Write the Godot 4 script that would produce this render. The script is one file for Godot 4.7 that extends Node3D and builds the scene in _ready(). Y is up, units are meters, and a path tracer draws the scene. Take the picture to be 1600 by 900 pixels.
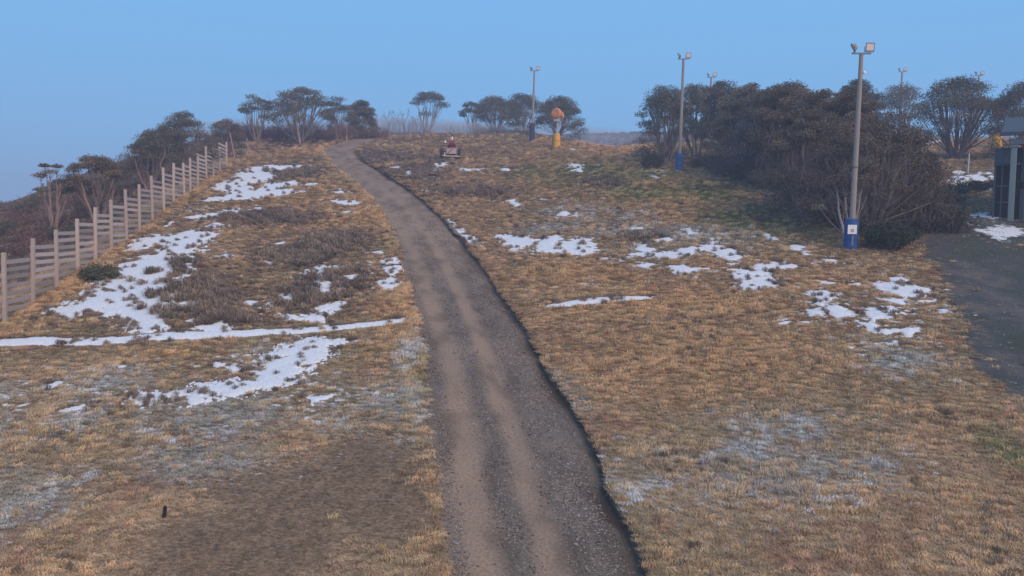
extends Node3D
# A ski slope on an alpine ridge at first light: gravel road, snow fence, floodlight poles, snow gums.
# x runs right, d runs forward from the camera (world z = -d), y is up; metres.

var SNOW := [
	[-27.86,76.79,-28.26,84.21,-29.4,92.14,-27.72,94.95,-24.18,95.76,-24.14,92.13,-25.46,89.71,-24.94,86.22,-22.98,86.76,-23.93,84.32,-25.7,79.82,-24,77.83,-23.37,81.53,-21.4,82.49,-20.54,79.57,-21.94,78.02,-20.14,76.81,-19.56,76.19,-20.68,73.53,-22.28,71.58,-25.84,70.13,-25.7,71.88,-24.97,73.78,-26,75.62],
	[-22.93,65.09,-22.55,67.14,-20.72,68.34,-20.11,66.81,-21.29,65.51,-22.36,64.46],
	[-24.8,63.52,-24.14,65,-23.38,65.35,-23.18,63.83,-24.03,62.84],
	[-22.25,60.34,-22,61.47,-20.87,61.12,-20.86,60.1,-21.73,59.79],
	[-14.23,37.19,-13.92,37.59,-13.43,38.28,-12.84,37.31,-12.86,36.93,-13.42,36.78,-14.03,36.78],
	[-11.81,42.09,-11.98,43.78,-10.89,44.74,-10.94,42.97,-11.14,41.52],
	[-11.8,46.12,-11.92,48.15,-11.66,47.64,-11.49,45.65],
	[-11.33,48.72,-11.05,49.29,-10.6,46.68,-9.55,43.91,-9.54,43.04,-10.42,44.31],
	[-10.7,39.46,-9.76,41,-8.97,42.03,-8.42,41.06,-8.81,40.28,-9.11,39.17,-10.01,39.31],
	[-9.62,44.81,-9.17,45.3,-8.91,44.62,-9.25,43.92],
	[-9.58,46.73,-8.3,47.06,-8.23,46.31,-9.09,46.17],
	[-10.4,48.78,-9.74,48.82,-9.62,48.18,-10.05,47.73],
	[-12.26,40.68,-12.32,41.66,-11.98,41.88,-11.87,40.89],
	[-13.43,41.21,-13.28,41.81,-12.83,41.64,-12.78,40.93],
	[-16.71,41.05,-15.88,41.69,-15.25,40.93,-15.56,40.26],
	[-15,38.38,-14.9,39.09,-14.51,38.41,-14.61,38.06],
	[-7.98,50.32,-7.13,51.14,-6.85,49.65,-7.56,49.38],
	[-7.5,48.3,-6.97,49.08,-6.45,48.19,-6.8,46.99],
	[-7.36,45.63,-6.73,46.49,-6.21,45.93,-6.56,44.51],
	[-8.74,52.38,-8.17,52.86,-8.09,51.93,-8.51,51.9],
	[-18.1,50.9,-17.9,51.95,-17.23,51.56,-17.31,50.24],
	[-14.85,49.35,-14.03,49.8,-13.91,49.13,-14.23,48.83],
	[-15.78,55.25,-15.28,56,-15.15,55.15,-15.48,54.72],
	[-15.31,53.58,-14.81,54.28,-14.65,53.3,-14.97,52.63],
	[-14.18,53.19,-13.88,54,-13.74,53.35,-13.98,52.82],
	[-13.34,55.76,-13,56.29,-12.81,55.45,-13.15,55.28],
	[-16.55,77.13,-16.11,78.55,-15.7,77.08,-16.05,76.24],
	[-15.22,71.82,-14.37,72.49,-13.3,71.51,-13.85,70.32],
	[-13.67,67.11,-13.34,67.76,-12.59,67.2,-12.88,66.36],
	[-20.15,80.63,-19.04,81.49,-19.05,80.15,-19.76,79.5],
	[-12.12,59.89,-11.67,60.09,-11.59,59.28,-11.91,59.26],
	[-19.53,68.43,-19.26,68.78,-19.06,67.73],
	[-26.19,66.85,-25.51,67.21,-25.38,66.4,-25.91,66.36],
	[-22.13,39.52,-21.45,40.25,-21.47,41.72,-22.42,44.95,-22.81,47.74,-22.52,49.83,-22.21,52.11,-22.8,55.2,-23.5,53.86,-24.03,52.59,-24.86,55.06,-24.92,57.83,-22.9,57.97,-22.88,59.46,-21.02,58.1,-20.42,56.02,-21.04,54.66,-19.94,51.09,-18.85,47.97,-17.72,43.91,-16.52,40.13,-16.3,38.14,-16.1,36.77,-16.73,36.89,-17.94,38.71,-19.76,39.98,-20.67,38.58],
	[-26.19,66.79,-26.08,67.38,-25.42,67.24,-25.38,66.47],
	[-25.42,60.45,-25.43,62,-25.03,61.86,-24.97,60.48],
	[-38.09,66.35,-37.48,66.47,-36.54,65.09,-36.93,64.91],
	[-11.91,32.8,-11.52,32.99,-10.67,32.35,-10.76,31.79,-11.51,32.44],
	[-17.16,30.06,-17.13,30.6,-16.75,30.84,-16.62,30.36,-16.8,29.86],
	[-17.18,28.4,-16.9,28.74,-16.72,28.98,-16.66,28.59,-16.89,28.32],
	[-15.42,27.99,-15.17,28.32,-14.77,28.77,-14.63,28.43,-15.06,27.97],
	[-15.44,32.41,-15.12,32.5,-15.1,32.25,-15.29,32.2],
	[-17.57,28.52,-17.3,28.61,-17.34,28.41],
	[-13.16,29.25,-12.7,29.79,-11.92,30.17,-11.62,30,-10.69,30.7,-10.28,30.9,-9.57,30.56,-9.19,30.94,-9.73,31.7,-9.51,32.45,-9.29,33.97,-9.99,33.57,-9.53,34.27,-9.25,35.22,-8.91,36.06,-8.18,35.68,-7.42,36.04,-7.57,34.65,-7.65,33.37,-8.02,32.64,-7.86,31.9,-8.14,30.98,-8.9,30.28,-9.68,30.13,-10.45,29.98,-10.91,29.33,-11.92,29.58,-12.57,28.94],
	[-7.41,29.63,-7.31,29.71,-7.01,29.48,-6.48,29.7,-6.72,29.29,-6.95,28.88],
	[-14.1,93.46,-13.38,95.96,-12.31,95.07,-12.45,91.86],
	[-11.9,90.08,-10.93,93.8,-10.71,86.97,-11.28,86.91],
	[-9.42,88.07,-8.9,89.62,-8.53,87.92,-8.88,86.2],
	[-9.34,95.83,-9.36,98.36,-7.91,98.99,-7.82,95.56,-8.69,94.75],
	[-8.98,92.23,-8.21,93.4,-8.29,90.46],
	[-6.13,94.33,-3.77,93.88,-3.88,92.24,-5.84,92.57],
	[-8.76,78.49,-8.34,79.52,-8.27,77.76],
	[-7.85,78.38,-6.82,78.66,-7.19,77.28],
	[-16.49,77.11,-15.96,78.12,-15.7,76.71,-16.19,76.38],
	[-15.19,71.65,-14.37,72.38,-13.27,71.64,-13.98,70.38],
	[-1.36,94.84,-0.73,95.19,-0.09,93.59,-1.16,93.07],
	[6.25,96.58,7.21,97.22,7.77,94.44,7.19,88.58,6.52,89.88,5.82,91.1,6.71,92.08],
	[7.23,112.36,7.85,113.63,8.27,111.97,7.78,110.9],
	[9.33,94.23,9.74,94.65,9.81,93.6],
	[13.48,87.19,14.02,87.5,13.84,86.3],
	[15.2,87.07,15.75,86.87,15.44,86.09],
	[13.93,83.83,14.31,82.31,13.98,81.3,13.65,83.11],
	[-5.4,63.55,-4.93,63.33,-4.06,60.16,-3.36,58.72,-2.54,57.34,-2.49,55.33,-3.38,56.6,-4.08,58.38,-4.81,60.34],
	[-6.14,66.83,-5.88,67.13,-5.62,65.29,-5.81,65.01],
	[-0.97,58.69,-0.05,58.34,1.06,58.06,1.7,55.82,2.41,56.91,3.25,56.04,2.9,54.42,3.66,55.07,4.67,56.18,5.13,55.56,4.9,53.8,5.43,52.69,4.22,52.03,2.99,52.33,2.11,52.27,1.79,54.34,0.49,55.89,0.38,53.54,-0.17,54.91],
	[9.06,54.62,10.27,55.13,10.25,54.15,9.4,53.87],
	[7.79,52.12,8.17,53.46,8.5,53.49,8.99,51.83,8.45,51.14],
	[7.7,50.67,8.96,50.59,9.81,51.2,11.09,51.46,12.56,51.96,12.43,50.88,11.34,50.37,10.56,49.5,9.72,48.83,9.19,49.81,8.28,50.12],
	[12.07,53.12,13.02,53.92,13.33,52.83,12.4,52.34],
	[12.38,50.67,13.28,50.86,13.58,49.47,12.67,47.91,11.98,48.49],
	[5.29,50.29,5.79,50.43,5.88,49.95,5.43,49.85],
	[6.12,49.34,7,50.41,7.06,49.98,6.56,48.89],
	[7.04,47.69,7.86,48.95,8.11,48.16,7.52,47.49],
	[8.77,47.31,9.57,47.47,9.93,46.47,10.79,46.2,9.92,45.85,9.29,45.46,8.9,46.29],
	[8.33,59.13,9.32,59.3,9.13,58.49,8.49,58.45],
	[11.72,57.68,12.33,58.09,12.55,55.79,12.03,55.99],
	[12.38,45.66,13.29,45.7,14.33,46.63,15.4,46.65,14.74,45.78,13.87,45.07,13.52,43.15,12.63,42.27,11.9,42.22,12.2,43.8],
	[16.29,55.05,16.93,54.91,16.87,52.82,16.22,52.96],
	[16.89,51.09,17.88,51.68,17.86,50.72,17.15,49.68,16.87,50.1],
	[3.43,65.07,4.05,66.44,4.31,64.97,3.93,64.41],
	[4.47,64.42,5.05,64.92,4.9,63.96],
	[-0.63,73.12,-0.02,74.46,0.72,71.39,0.24,70.85],
	[4.08,44.62,4.27,44.91,4.34,44.49,4.16,44.28],
	[2.09,73.74,2.46,74.05,2.47,72.96],
	[12.26,47.28,12.82,47.26,12.63,46.74,12.25,46.81],
	[14.71,41.28,15.6,41.39,15.99,40.56,15.04,39.49,14.31,38.59,14.48,39.82],
	[13.67,38.25,14.39,38.44,14.09,37.4,13.48,37.33],
	[14.41,38.39,15.09,38.55,15.49,37.18,14.53,36.74],
	[11.79,36.85,12.47,36.98,12.07,36.44],
	[18.28,42.12,19.66,42.22,20.32,41.15,19.32,39.68,18.56,39.8,18.5,40.91],
	[17.6,39.46,18.75,39.62,18.35,38.42,17.81,38.73],
	[16.08,38.13,17.32,38.21,17.88,37.25,16.68,36.75,15.98,36.6],
	[15.15,36,15.73,36,15.73,35.14,16.24,34.88,15.73,34.33,15.19,34.73],
	[15.07,33.57,15.68,33.7,15.52,33.17],
	[16.39,34.75,17.34,35.18,16.32,34.07],
	[19.32,37.82,20.12,38.07,19.82,37.06,19.3,37.22],
	[17.42,47.34,18.43,47.36,18.12,46.67],
	[15.87,43.42,16.71,42.82,16.02,42.55],
	[13.5,33.45,13.86,33.47,13.67,33.15],
	[19.58,43.02,20.2,43.09,20.39,42.55,19.75,42.43],
	[17.19,42.63,17.87,42.62,17.73,42.1,17.37,42.27],
	[12.72,36.99,13.28,36.77,13.07,36.52],
	[19.15,39.32,20.15,39.18,19.96,38.92,19.15,39.04],
	[30.23,58.21,30.88,58.28,30.49,56.92,30.06,56.98],
	[31.6,58.1,33.71,59.63,33.62,57.83,32.38,55.9,31.92,57.18],
	[29.83,55.22,30.43,55.5,29.98,54.21,29.55,54.13],
	[29.3,53.27,30.37,53.13,32.44,55.3,31.91,52.07,31.13,50.78,30,50.8,28.88,49.28,29.02,50.93],
	[17.08,51.53,17.72,51.77,17.3,50.07,17.48,48.64,17.04,48.62],
	[17.36,47.25,17.97,47.44,18.44,47.15,18.01,46.52],
	[38.5,74.83,40.96,76.91,41.5,75.73,38.95,73.07,37.46,71.99],
	[41.23,76.31,43.42,77.82,44.07,77.04,42.76,75.06,40.66,74.19],
	[38.28,71.64,40.75,73.65,41.71,73.04,40.47,71.15,38.69,70.86],
	[41.85,80.08,42.9,80.6,42.82,79.37,41.64,78.59],
	[42.48,77.91,44.2,79.25,44.91,78.89,43.3,77.25],
	[38.35,69.25,39.67,70.04,39.51,69.12,38.32,68.57],
	[35.73,76.58,38.26,79.89,39.32,81,37.46,77.76,35.79,75.88],
	[37.45,84.04,39.8,85.45,38.8,84.19],
	[53.84,111.05,118.54,234.72,58.02,113.16,53.15,108.47]
]
var SNOW_STRIP_LEFT := [
	[-22.48,35,-20.37,35.58,-17.98,35.76,-14.18,36.7,-10.18,37.69,-7.16,38.68,-5.18,39.56,-5.09,38.87,-7.03,38.02,-9.99,36.97,-13.82,35.77,-17.62,35.04,-19.83,34.62,-21.99,34.22]
]
var SNOW_STRIP_RIGHT := [
	[1.6,41.11,2.92,41.54,4.05,41.85,5.47,41.94,7.22,41.85,6.93,41.33,5.38,41.21,3.96,40.93,2.37,40.62,1.69,40.75]
]
var ROAD := [[-0.2,-20,2.2],[0.3,5,2.2],[0.95,19.16,2.31],[0.44,22.01,2.34],[0.06,25.78,2.62],[-0.35,28.73,2.58],[-0.72,31.09,2.48],[-1.14,33.87,2.39],[-1.67,37.17,2.33],[-2.41,41.16,2.33],[-3.16,44.66,2.34],[-3.95,48.81,2.36],[-5.03,53.78,2.26],[-6.53,59.84,2.15],[-8.42,67.41,2.13],[-11.35,77.1,2.08],[-14.31,85.19,2.09],[-17.12,92.44,2.09],[-19.16,98.01,2.1],[-21.23,104.3,2.1],[-22.89,109.97,2.1],[-23.53,115.61,2.1],[-23.71,121.02,2.1],[-23.36,126.1,2.1],[-22.05,130.83,2.1],[-19.7,135.21,2.1],[-16.5,141,2.1],[-12,146.5,2.1],[-6,154,2.1],[-2,164,2.1]]
var POSTS := [[-22.43,34.57,3.31],[-22.88,37.38,3.28],[-23.38,40.52,3.24],[-23.86,43.52,3.10],[-24.35,46.59,3.02],[-24.83,49.58,3.24],[-25.31,52.56,3.21],[-25.80,55.65,3.42],[-26.30,58.78,3.30],[-26.84,62.12,3.38],[-27.37,65.46,3.42],[-27.90,68.73,3.31],[-28.47,72.32,2.86],[-28.87,74.79,3.07],[-29.37,77.96,2.87],[-29.98,81.75,3.30],[-30.53,85.21,2.94],[-31.08,88.62,2.58],[-31.74,92.73,2.78]]
var B_FROST := [[-16.31,28.37,2.83,3.19],[-10.22,28.05,3.47,2.33],[-3.53,28.81,1.01,2.45],[-13.74,23.18,1.61,2.15],[-5.32,28.75,2.68,2.17],[9.15,26.48,2.16,1.29],[6.37,24.39,2.56,1.38],[3.71,23.16,1.42,1.07],[9.87,23.61,2.10,1.48],[5.01,66.50,2.95,3.36],[2.25,60.12,2.70,1.83],[7.37,60.57,3.54,4.67],[11.78,55.02,3.95,3.87],[1.45,29.86,0.92,2.34],[-9.07,24.85,2.32,1.22],[-15.95,30.70,2.82,1.84],[-9.62,33.66,1.55,1.47],[14.84,31.83,1.39,1.99],[6.87,22.82,2.40,1.38],[-4.16,33.87,0.52,4.53]]
var B_SOIL := [[-5.88,23.04,3.42,2.12],[-4.62,24.98,2.14,1.86],[-6.69,20.49,3.54,2.27],[-3.39,22.09,1.56,1.96]]
var B_GREEN := [[16.33,59.43,2.96,5.92],[16.52,72.54,3.60,7.44],[10.84,84.71,7.21,8.26],[6.79,91.36,6.59,7.39],[14.51,24.33,0.71,1.18],[11.77,74.01,4.24,4.87],[-3.64,33.90,0.52,4.53]]
var B_TAN := [[7.70,39.83,6.36,4.12],[3.59,46.76,4.17,4.22],[16.50,42.86,2.76,2.14],[-12.43,67.10,3.56,8.66],[13.01,108.75,6.85,61.64],[-21.68,76.17,5.15,7.36],[-5.69,41.00,0.94,6.62],[-27.33,110.97,4.95,7.76],[7.68,32.85,6.23,4.26],[-4.57,37.12,0.86,4.50],[-16.50,31.31,2.64,0.89],[-14.40,33.84,1.55,0.74],[-24.19,42.36,1.91,3.53]]
var B_HEATH := [[-16.69,41.58,2.21,4.02],[-10.11,43.68,2.00,3.93],[-18.68,63.87,4.34,3.10],[-11.22,90.41,4.11,6.17],[-14.72,40.57,1.23,2.76],[-11.93,55.24,2.52,3.89],[-23.98,89.07,3.32,4.99],[-19.70,46.47,2.11,3.46],[-16.23,104.91,5.53,5.52],[8.53,81.05,2.36,3.31],[-13.10,51.51,2.74,3.39],[-3.69,77.79,3.57,3.05],[8.87,55.33,1.62,1.56],[-13.41,38.59,1.77,0.96],[-9.16,45.66,1.40,2.67]]
var B_LINE := [[-15.66,25.63,0.55,0.39],[-15.64,26.63,0.57,0.42],[-15.75,27.97,0.60,0.46],[-16.00,29.38,0.54,0.51],[-16.16,30.57,0.56,0.49],[-15.91,31.60,0.72,0.39],[-15.32,32.43,0.74,0.34],[6.30,33.65,0.35,0.66],[12.03,31.87,0.61,0.53],[12.78,31.28,0.46,0.38],[11.98,24.59,0.73,0.32],[12.40,27.33,0.60,0.34],[6.26,22.53,0.68,0.30],[8.31,22.32,0.84,0.30],[5.61,25.31,0.58,0.29],[8.90,21.60,0.65,0.28],[-25.51,42.94,0.87,1.77],[-24.55,44.84,0.87,1.80],[-24.23,46.93,0.84,1.41],[-5.83,47.23,0.36,8.81],[-4.44,39.00,0.27,4.96]]
var YARD := [
	[22.95,45.59,20.36,38.79,17.61,31.48,16.85,28.44,16.59,26.36,15.57,21.97,18.74,23.92,32.59,43.25,37.69,54.72,38.11,59.38,32.77,56.38,32.13,60.1,29.56,60.48,25.03,52.29]
]

const EYE := 12.1

class Geo:
	var V := PackedVector3Array()
	var N := PackedVector3Array()
	var C := PackedColorArray()
	var I := PackedInt32Array()
	func tri(a: Vector3, b: Vector3, c: Vector3, col: Color) -> void:
		var n := (c - a).cross(b - a).normalized()
		var k := V.size()
		V.append(a); V.append(b); V.append(c)
		N.append(n); N.append(n); N.append(n)
		C.append(col); C.append(col); C.append(col)
		I.append(k); I.append(k + 1); I.append(k + 2)
	func quad(a: Vector3, b: Vector3, c: Vector3, d: Vector3, col: Color) -> void:
		var n := (c - a).cross(b - a)
		if n.length_squared() < 1e-14: n = (d - a).cross(c - a)
		n = n.normalized()
		var k := V.size()
		V.append(a); V.append(b); V.append(c); V.append(d)
		for i in 4: N.append(n); C.append(col)
		I.append(k); I.append(k + 1); I.append(k + 2); I.append(k); I.append(k + 2); I.append(k + 3)
	# a box with chamfered edges, s = full size, in the frame t
	func box(t: Transform3D, s: Vector3, col := Color.WHITE, ch := 0.0) -> void:
		var h := s * 0.5
		if ch <= 0.0:
			var p := []
			for i in 8: p.append(t * Vector3(h.x if i & 1 else -h.x, h.y if i & 2 else -h.y, h.z if i & 4 else -h.z))
			face(p[0], p[1], p[3], p[2], t.origin, col); face(p[4], p[5], p[7], p[6], t.origin, col)
			face(p[0], p[1], p[5], p[4], t.origin, col); face(p[2], p[3], p[7], p[6], t.origin, col)
			face(p[0], p[2], p[6], p[4], t.origin, col); face(p[1], p[3], p[7], p[5], t.origin, col)
			return
		for ax in 3:
			var u := (ax + 1) % 3
			var v := (ax + 2) % 3
			for sg in [-1.0, 1.0]:
				var q := []
				for m in [[-1, -1], [1, -1], [1, 1], [-1, 1]]:
					var w := Vector3.ZERO
					w[ax] = sg * h[ax]; w[u] = m[0] * (h[u] - ch); w[v] = m[1] * (h[v] - ch)
					q.append(t * w)
				face(q[0], q[1], q[2], q[3], t.origin, col)
			for su in [-1.0, 1.0]:
				for sv in [-1.0, 1.0]:
					var a := Vector3.ZERO; var b := Vector3.ZERO
					a[u] = su * h[u]; a[v] = sv * (h[v] - ch); a[ax] = -(h[ax] - ch)
					b[v] = sv * h[v]; b[u] = su * (h[u] - ch); b[ax] = -(h[ax] - ch)
					var a2 := a; var b2 := b
					a2[ax] = -a[ax]; b2[ax] = -b[ax]
					face(t * a, t * b, t * b2, t * a2, t.origin, col)
	func face(a: Vector3, b: Vector3, c: Vector3, d: Vector3, centre: Vector3, col: Color) -> void:
		if (c - a).cross(b - a).dot(a + c - centre * 2.0) >= 0.0: quad(a, b, c, d, col)
		else: quad(d, c, b, a, col)
	# a tapered tube through the points
	func tube(pts: Array, rad: Array, sides: int, col: Color, caps := true) -> void:
		var n := pts.size()
		var base := V.size()
		var ref := Vector3(0.31, 0.17, 0.93).normalized()
		for i in n:
			var t: Vector3 = (pts[mini(i + 1, n - 1)] - pts[maxi(i - 1, 0)]).normalized()
			var u := t.cross(ref)
			if u.length_squared() < 0.01: u = t.cross(Vector3(1, 0, 0))
			u = u.normalized()
			var w := t.cross(u)
			for k in sides:
				var a := TAU * k / sides
				var o := u * cos(a) + w * sin(a)
				V.append(pts[i] + o * rad[i]); N.append(o); C.append(col)
		for i in n - 1:
			for k in sides:
				var a := base + i * sides + k
				var b := base + i * sides + (k + 1) % sides
				I.append(a); I.append(a + sides); I.append(b)
				I.append(b); I.append(a + sides); I.append(b + sides)
		if caps:
			for e in 2:
				var c: Vector3 = pts[0] if e == 0 else pts[n - 1]
				var q: int = base if e == 0 else base + (n - 1) * sides
				for k in sides:
					if e == 0: tri(c, V[q + k], V[q + (k + 1) % sides], col)
					else: tri(c, V[q + (k + 1) % sides], V[q + k], col)
	# a lathed profile [[radius, height], ...] about the y axis of t
	func lathe(t: Transform3D, prof: Array, sides: int, col := Color.WHITE) -> void:
		for i in prof.size() - 1:
			var r0: float = prof[i][0]; var y0: float = prof[i][1]
			var r1: float = prof[i + 1][0]; var y1: float = prof[i + 1][1]
			var sl := Vector2(y1 - y0, r0 - r1).normalized()
			var k0 := V.size()
			for k in sides + 1:
				var a := TAU * k / sides
				var o := Vector3(cos(a), 0, sin(a))
				var nn := (t.basis * (o * sl.x + Vector3(0, sl.y, 0))).normalized()
				V.append(t * (o * r0 + Vector3(0, y0, 0))); V.append(t * (o * r1 + Vector3(0, y1, 0)))
				N.append(nn); N.append(nn); C.append(col); C.append(col)
			for k in sides:
				var a := k0 + k * 2
				I.append(a); I.append(a + 1); I.append(a + 2); I.append(a + 2); I.append(a + 1); I.append(a + 3)
	func mesh() -> ArrayMesh:
		# face every triangle the way its normals point (front faces run clockwise)
		for k in range(0, I.size(), 3):
			var a := V[I[k]]
			if (V[I[k + 2]] - a).cross(V[I[k + 1]] - a).dot(N[I[k]] + N[I[k + 1]] + N[I[k + 2]]) < 0.0:
				var s := I[k + 1]; I[k + 1] = I[k + 2]; I[k + 2] = s
		var arr := []
		arr.resize(Mesh.ARRAY_MAX)
		arr[Mesh.ARRAY_VERTEX] = V; arr[Mesh.ARRAY_NORMAL] = N; arr[Mesh.ARRAY_COLOR] = C; arr[Mesh.ARRAY_INDEX] = I
		var m := ArrayMesh.new()
		m.add_surface_from_arrays(Mesh.PRIMITIVE_TRIANGLES, arr)
		return m

var noise := FastNoiseLite.new()
var fine := FastNoiseLite.new()
var M := {}
var taken := {}
var road: Array = []          # resampled [x, d, half width, tangent x, tangent d]
var bucket := {}
var mask := PackedByteArray() # snow cover on a 0.25 m raster
const MX0 := -60.0
const MD0 := 14.0
const MW := 520
const MH := 500

func say(t: String) -> void: print(Time.get_ticks_msec(), " ", t)

# ---------- naming ----------
func numbered(called: String) -> String:
	if not taken.has(called):
		taken[called] = 0
		return called
	taken[called] += 1
	return "%s_%03d" % [called, taken[called]]

func thing(called: String, label: String, category: String, at := Vector3.ZERO, group := "") -> Node3D:
	var o := Node3D.new()
	o.name = numbered(called)
	add_child(o)
	o.position = at
	o.set_meta("label", label); o.set_meta("category", category)
	if group: o.set_meta("group", group)
	return o

func part(called: String, g, m: Material, parent: Node, label := "") -> MeshInstance3D:
	var o := MeshInstance3D.new()
	o.name = called
	o.mesh = g.mesh() if g is Geo else g
	o.material_override = m
	parent.add_child(o, true)
	if label: o.set_meta("label", label)
	return o

func struct(called: String, g: Geo, m: Material, kind := "structure", label := "") -> MeshInstance3D:
	var o := part(numbered(called), g, m, self, label)
	o.set_meta("kind", kind)
	return o

func scatter(called: String, mesh: Mesh, m: Material, xf: Array, cols: Array, label: String, category: String) -> void:
	var mm := MultiMesh.new()
	mm.transform_format = MultiMesh.TRANSFORM_3D
	mm.use_colors = true
	mm.mesh = mesh
	mm.instance_count = xf.size()
	for i in xf.size():
		mm.set_instance_transform(i, xf[i]); mm.set_instance_color(i, cols[i])
	var o := MultiMeshInstance3D.new()
	o.name = numbered(called)
	o.multimesh = mm
	o.material_override = m
	add_child(o)
	o.set_meta("kind", "stuff"); o.set_meta("label", label); o.set_meta("category", category)

# ---------- terrain ----------
func sst(a: float, b: float, x: float) -> float:
	var t := clampf((x - a) / (b - a), 0.0, 1.0)
	return t * t * (3.0 - 2.0 * t)
func sp(t: float) -> float: return t if t > 30.0 else log(1.0 + exp(t))

func terr(x: float, d: float) -> float:
	var zc := lerpf(152.0, 124.0, sst(2.0, 15.0, x))
	var h := 0.2 * (d - 10.5 * sp((d - zc) / 7.0))
	h = maxf(h, -25.0)
	h += 2.8 * tanh(maxf(x, 0.0) / 40.0)
	var un := -17.9 - 0.16 * minf(d, 160.0) - x
	if un > 0.0: h -= 0.15 * un * minf(1.0, un / 6.0) + 1.4 * (sp((un - 22.0) / 4.0) - sp(-5.5))
	h += lerpf(17.0, 29.0, sst(2.0, 15.0, x)) * exp(-pow((d - 265.0) / 55.0, 2.0)) * sst(-60.0, -20.0, x)
	return maxf(h, -60.0)

func bump(x: float, d: float) -> float:
	return noise.get_noise_2d(x * 2.2, d * 2.2) * 0.22 + noise.get_noise_2d(x * 7.0 + 91.0, d * 7.0) * 0.10

func surf(x: float, d: float) -> float: return terr(x, d) + bump(x, d)

# [signed offset from the road's middle (right positive), half width]
func road_at(x: float, d: float) -> Vector2:
	var best := Vector2(99, 2)
	var key := int(floor(d / 4.0))
	if not bucket.has(key): return best
	for k in bucket[key]:
		var r = road[k]
		var dx: float = x - r[0]
		if absf(dx) > 9.0: continue
		var dd: float = d - r[1]
		var al: float = dx * r[3] + dd * r[4]
		if absf(al) > 1.2: continue
		var lat: float = dx * r[4] - dd * r[3]
		if absf(lat) < absf(best.x): best = Vector2(lat, r[2])
	return best

func ground_h(x: float, d: float) -> float:
	var h := surf(x, d)
	var r := road_at(x, d)
	if absf(r.x) < r.y + 0.6: h -= 0.46 * (1.0 - (sst(r.y - 0.45, r.y + 0.2, -r.x) if r.x < 0.0 else sst(r.y - 0.08, r.y + 0.36, r.x)))
	return h

func on_ground(x: float, d: float, dip := 0.0) -> Vector3: return Vector3(x, ground_h(x, d) - dip, -d)

func blob(list: Array, x: float, d: float) -> float:
	var w := 0.0
	for b in list:
		var u: float = (x - b[0]) / b[2]
		var v: float = (d - b[1]) / b[3]
		var q := u * u + v * v
		if q < 3.0: w = maxf(w, exp(-q * 1.1))
	return w

func in_yard(x: float, d: float) -> float:      # signed distance, positive inside
	return poly_sd(YARD[0], x, d)

func poly_sd(p: Array, x: float, d: float) -> float:
	var inside := false
	var best := 1e9
	var n := p.size() / 2
	var j := n - 1
	for i in n:
		var ax: float = p[i * 2]; var ay: float = p[i * 2 + 1]
		var bx: float = p[j * 2]; var by: float = p[j * 2 + 1]
		if (ay > d) != (by > d) and x < (bx - ax) * (d - ay) / (by - ay) + ax: inside = not inside
		var ex := bx - ax; var ey := by - ay
		var t := clampf(((x - ax) * ex + (d - ay) * ey) / maxf(ex * ex + ey * ey, 1e-9), 0.0, 1.0)
		var qx := x - ax - ex * t; var qy := d - ay - ey * t
		best = minf(best, qx * qx + qy * qy)
		j = i
	return sqrt(best) if inside else -sqrt(best)

func mixc(a: Color, b: Color, t: float) -> Color: return a.lerp(b, clampf(t, 0.0, 1.0))

# what grows here: linear base colour of the turf
func turf(x: float, d: float) -> Color:
	var a := noise.get_noise_2d(x * 3.0, d * 2.0)
	var b := noise.get_noise_2d(x * 11.0 + 40.0, d * 9.0 - 70.0)
	var c := fine.get_noise_2d(x * 14.0, d * 11.0)
	var col := Color(0.575, 0.405, 0.25)
	col = mixc(col, Color(0.43, 0.335, 0.205), 0.40 + a * 1.5 + b * 0.7)
	col = mixc(col, Color(0.44, 0.275, 0.175), sst(0.05, 0.45, b * 0.6 + c * 0.7))
	col = mixc(col, Color(0.62, 0.39, 0.20), blob(B_TAN, x, d) * (0.8 + c * 0.5))
	col = mixc(col, Color(0.14, 0.215, 0.08), blob(B_GREEN, x, d) * (1.0 + b * 0.6))
	var s := noise.get_noise_2d(x * 5.0 + 300.0, d * 5.0)
	var he := blob(B_HEATH, x, d) + sst(0.25, 0.55, s) * 0.22
	col = mixc(col, Color(0.22, 0.175, 0.15), he * (0.42 + b))
	var so := blob(B_SOIL, x, d)
	col = mixc(col, Color(0.36, 0.26, 0.175), sst(0.2, 0.7, so + b * 0.35))
	col = mixc(col, Color(0.40, 0.355, 0.26), blob(B_FROST, x, d) * (0.6 + b))
	var fr := blob(B_FROST, x, d) * (0.62 + c * 0.75 + b * 0.8)
	col = mixc(col, Color(0.56, 0.57, 0.58), fr * 0.32)
	col = mixc(col, Color(0.16, 0.115, 0.085), sst(0.1, 0.6, -c + b * 0.3) * 0.25)
	if d > 124.0 and x > 6.0: col = mixc(col, Color(0.17, 0.145, 0.14), sst(124.0, 134.0, d) * 0.9)
	var un := -18.5 - 0.16 * minf(d, 160.0) - x
	if un > 0.0: col = mixc(col, mixc(Color(0.32, 0.20, 0.17), Color(0.26, 0.24, 0.15), 0.5 + b * 1.4), sst(0.0, 2.5, un) * 0.85)
	if d > 104.0 and x < -24.0: col = mixc(col, Color(0.22, 0.14, 0.12), sst(0.0, 3.0, d - 104.0 + (x + 24.0) * 0.2 - maxf(0.0, x + 34.0) * 1.6))
	return col

func snow_here(x: float, d: float) -> float:
	var i := int((x - MX0) / 0.25)
	var j := int((d - MD0) / 0.25)
	if i < 0 or j < 0 or i >= MW or j >= MH: return 0.0
	return mask[j * MW + i] / 255.0

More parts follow.
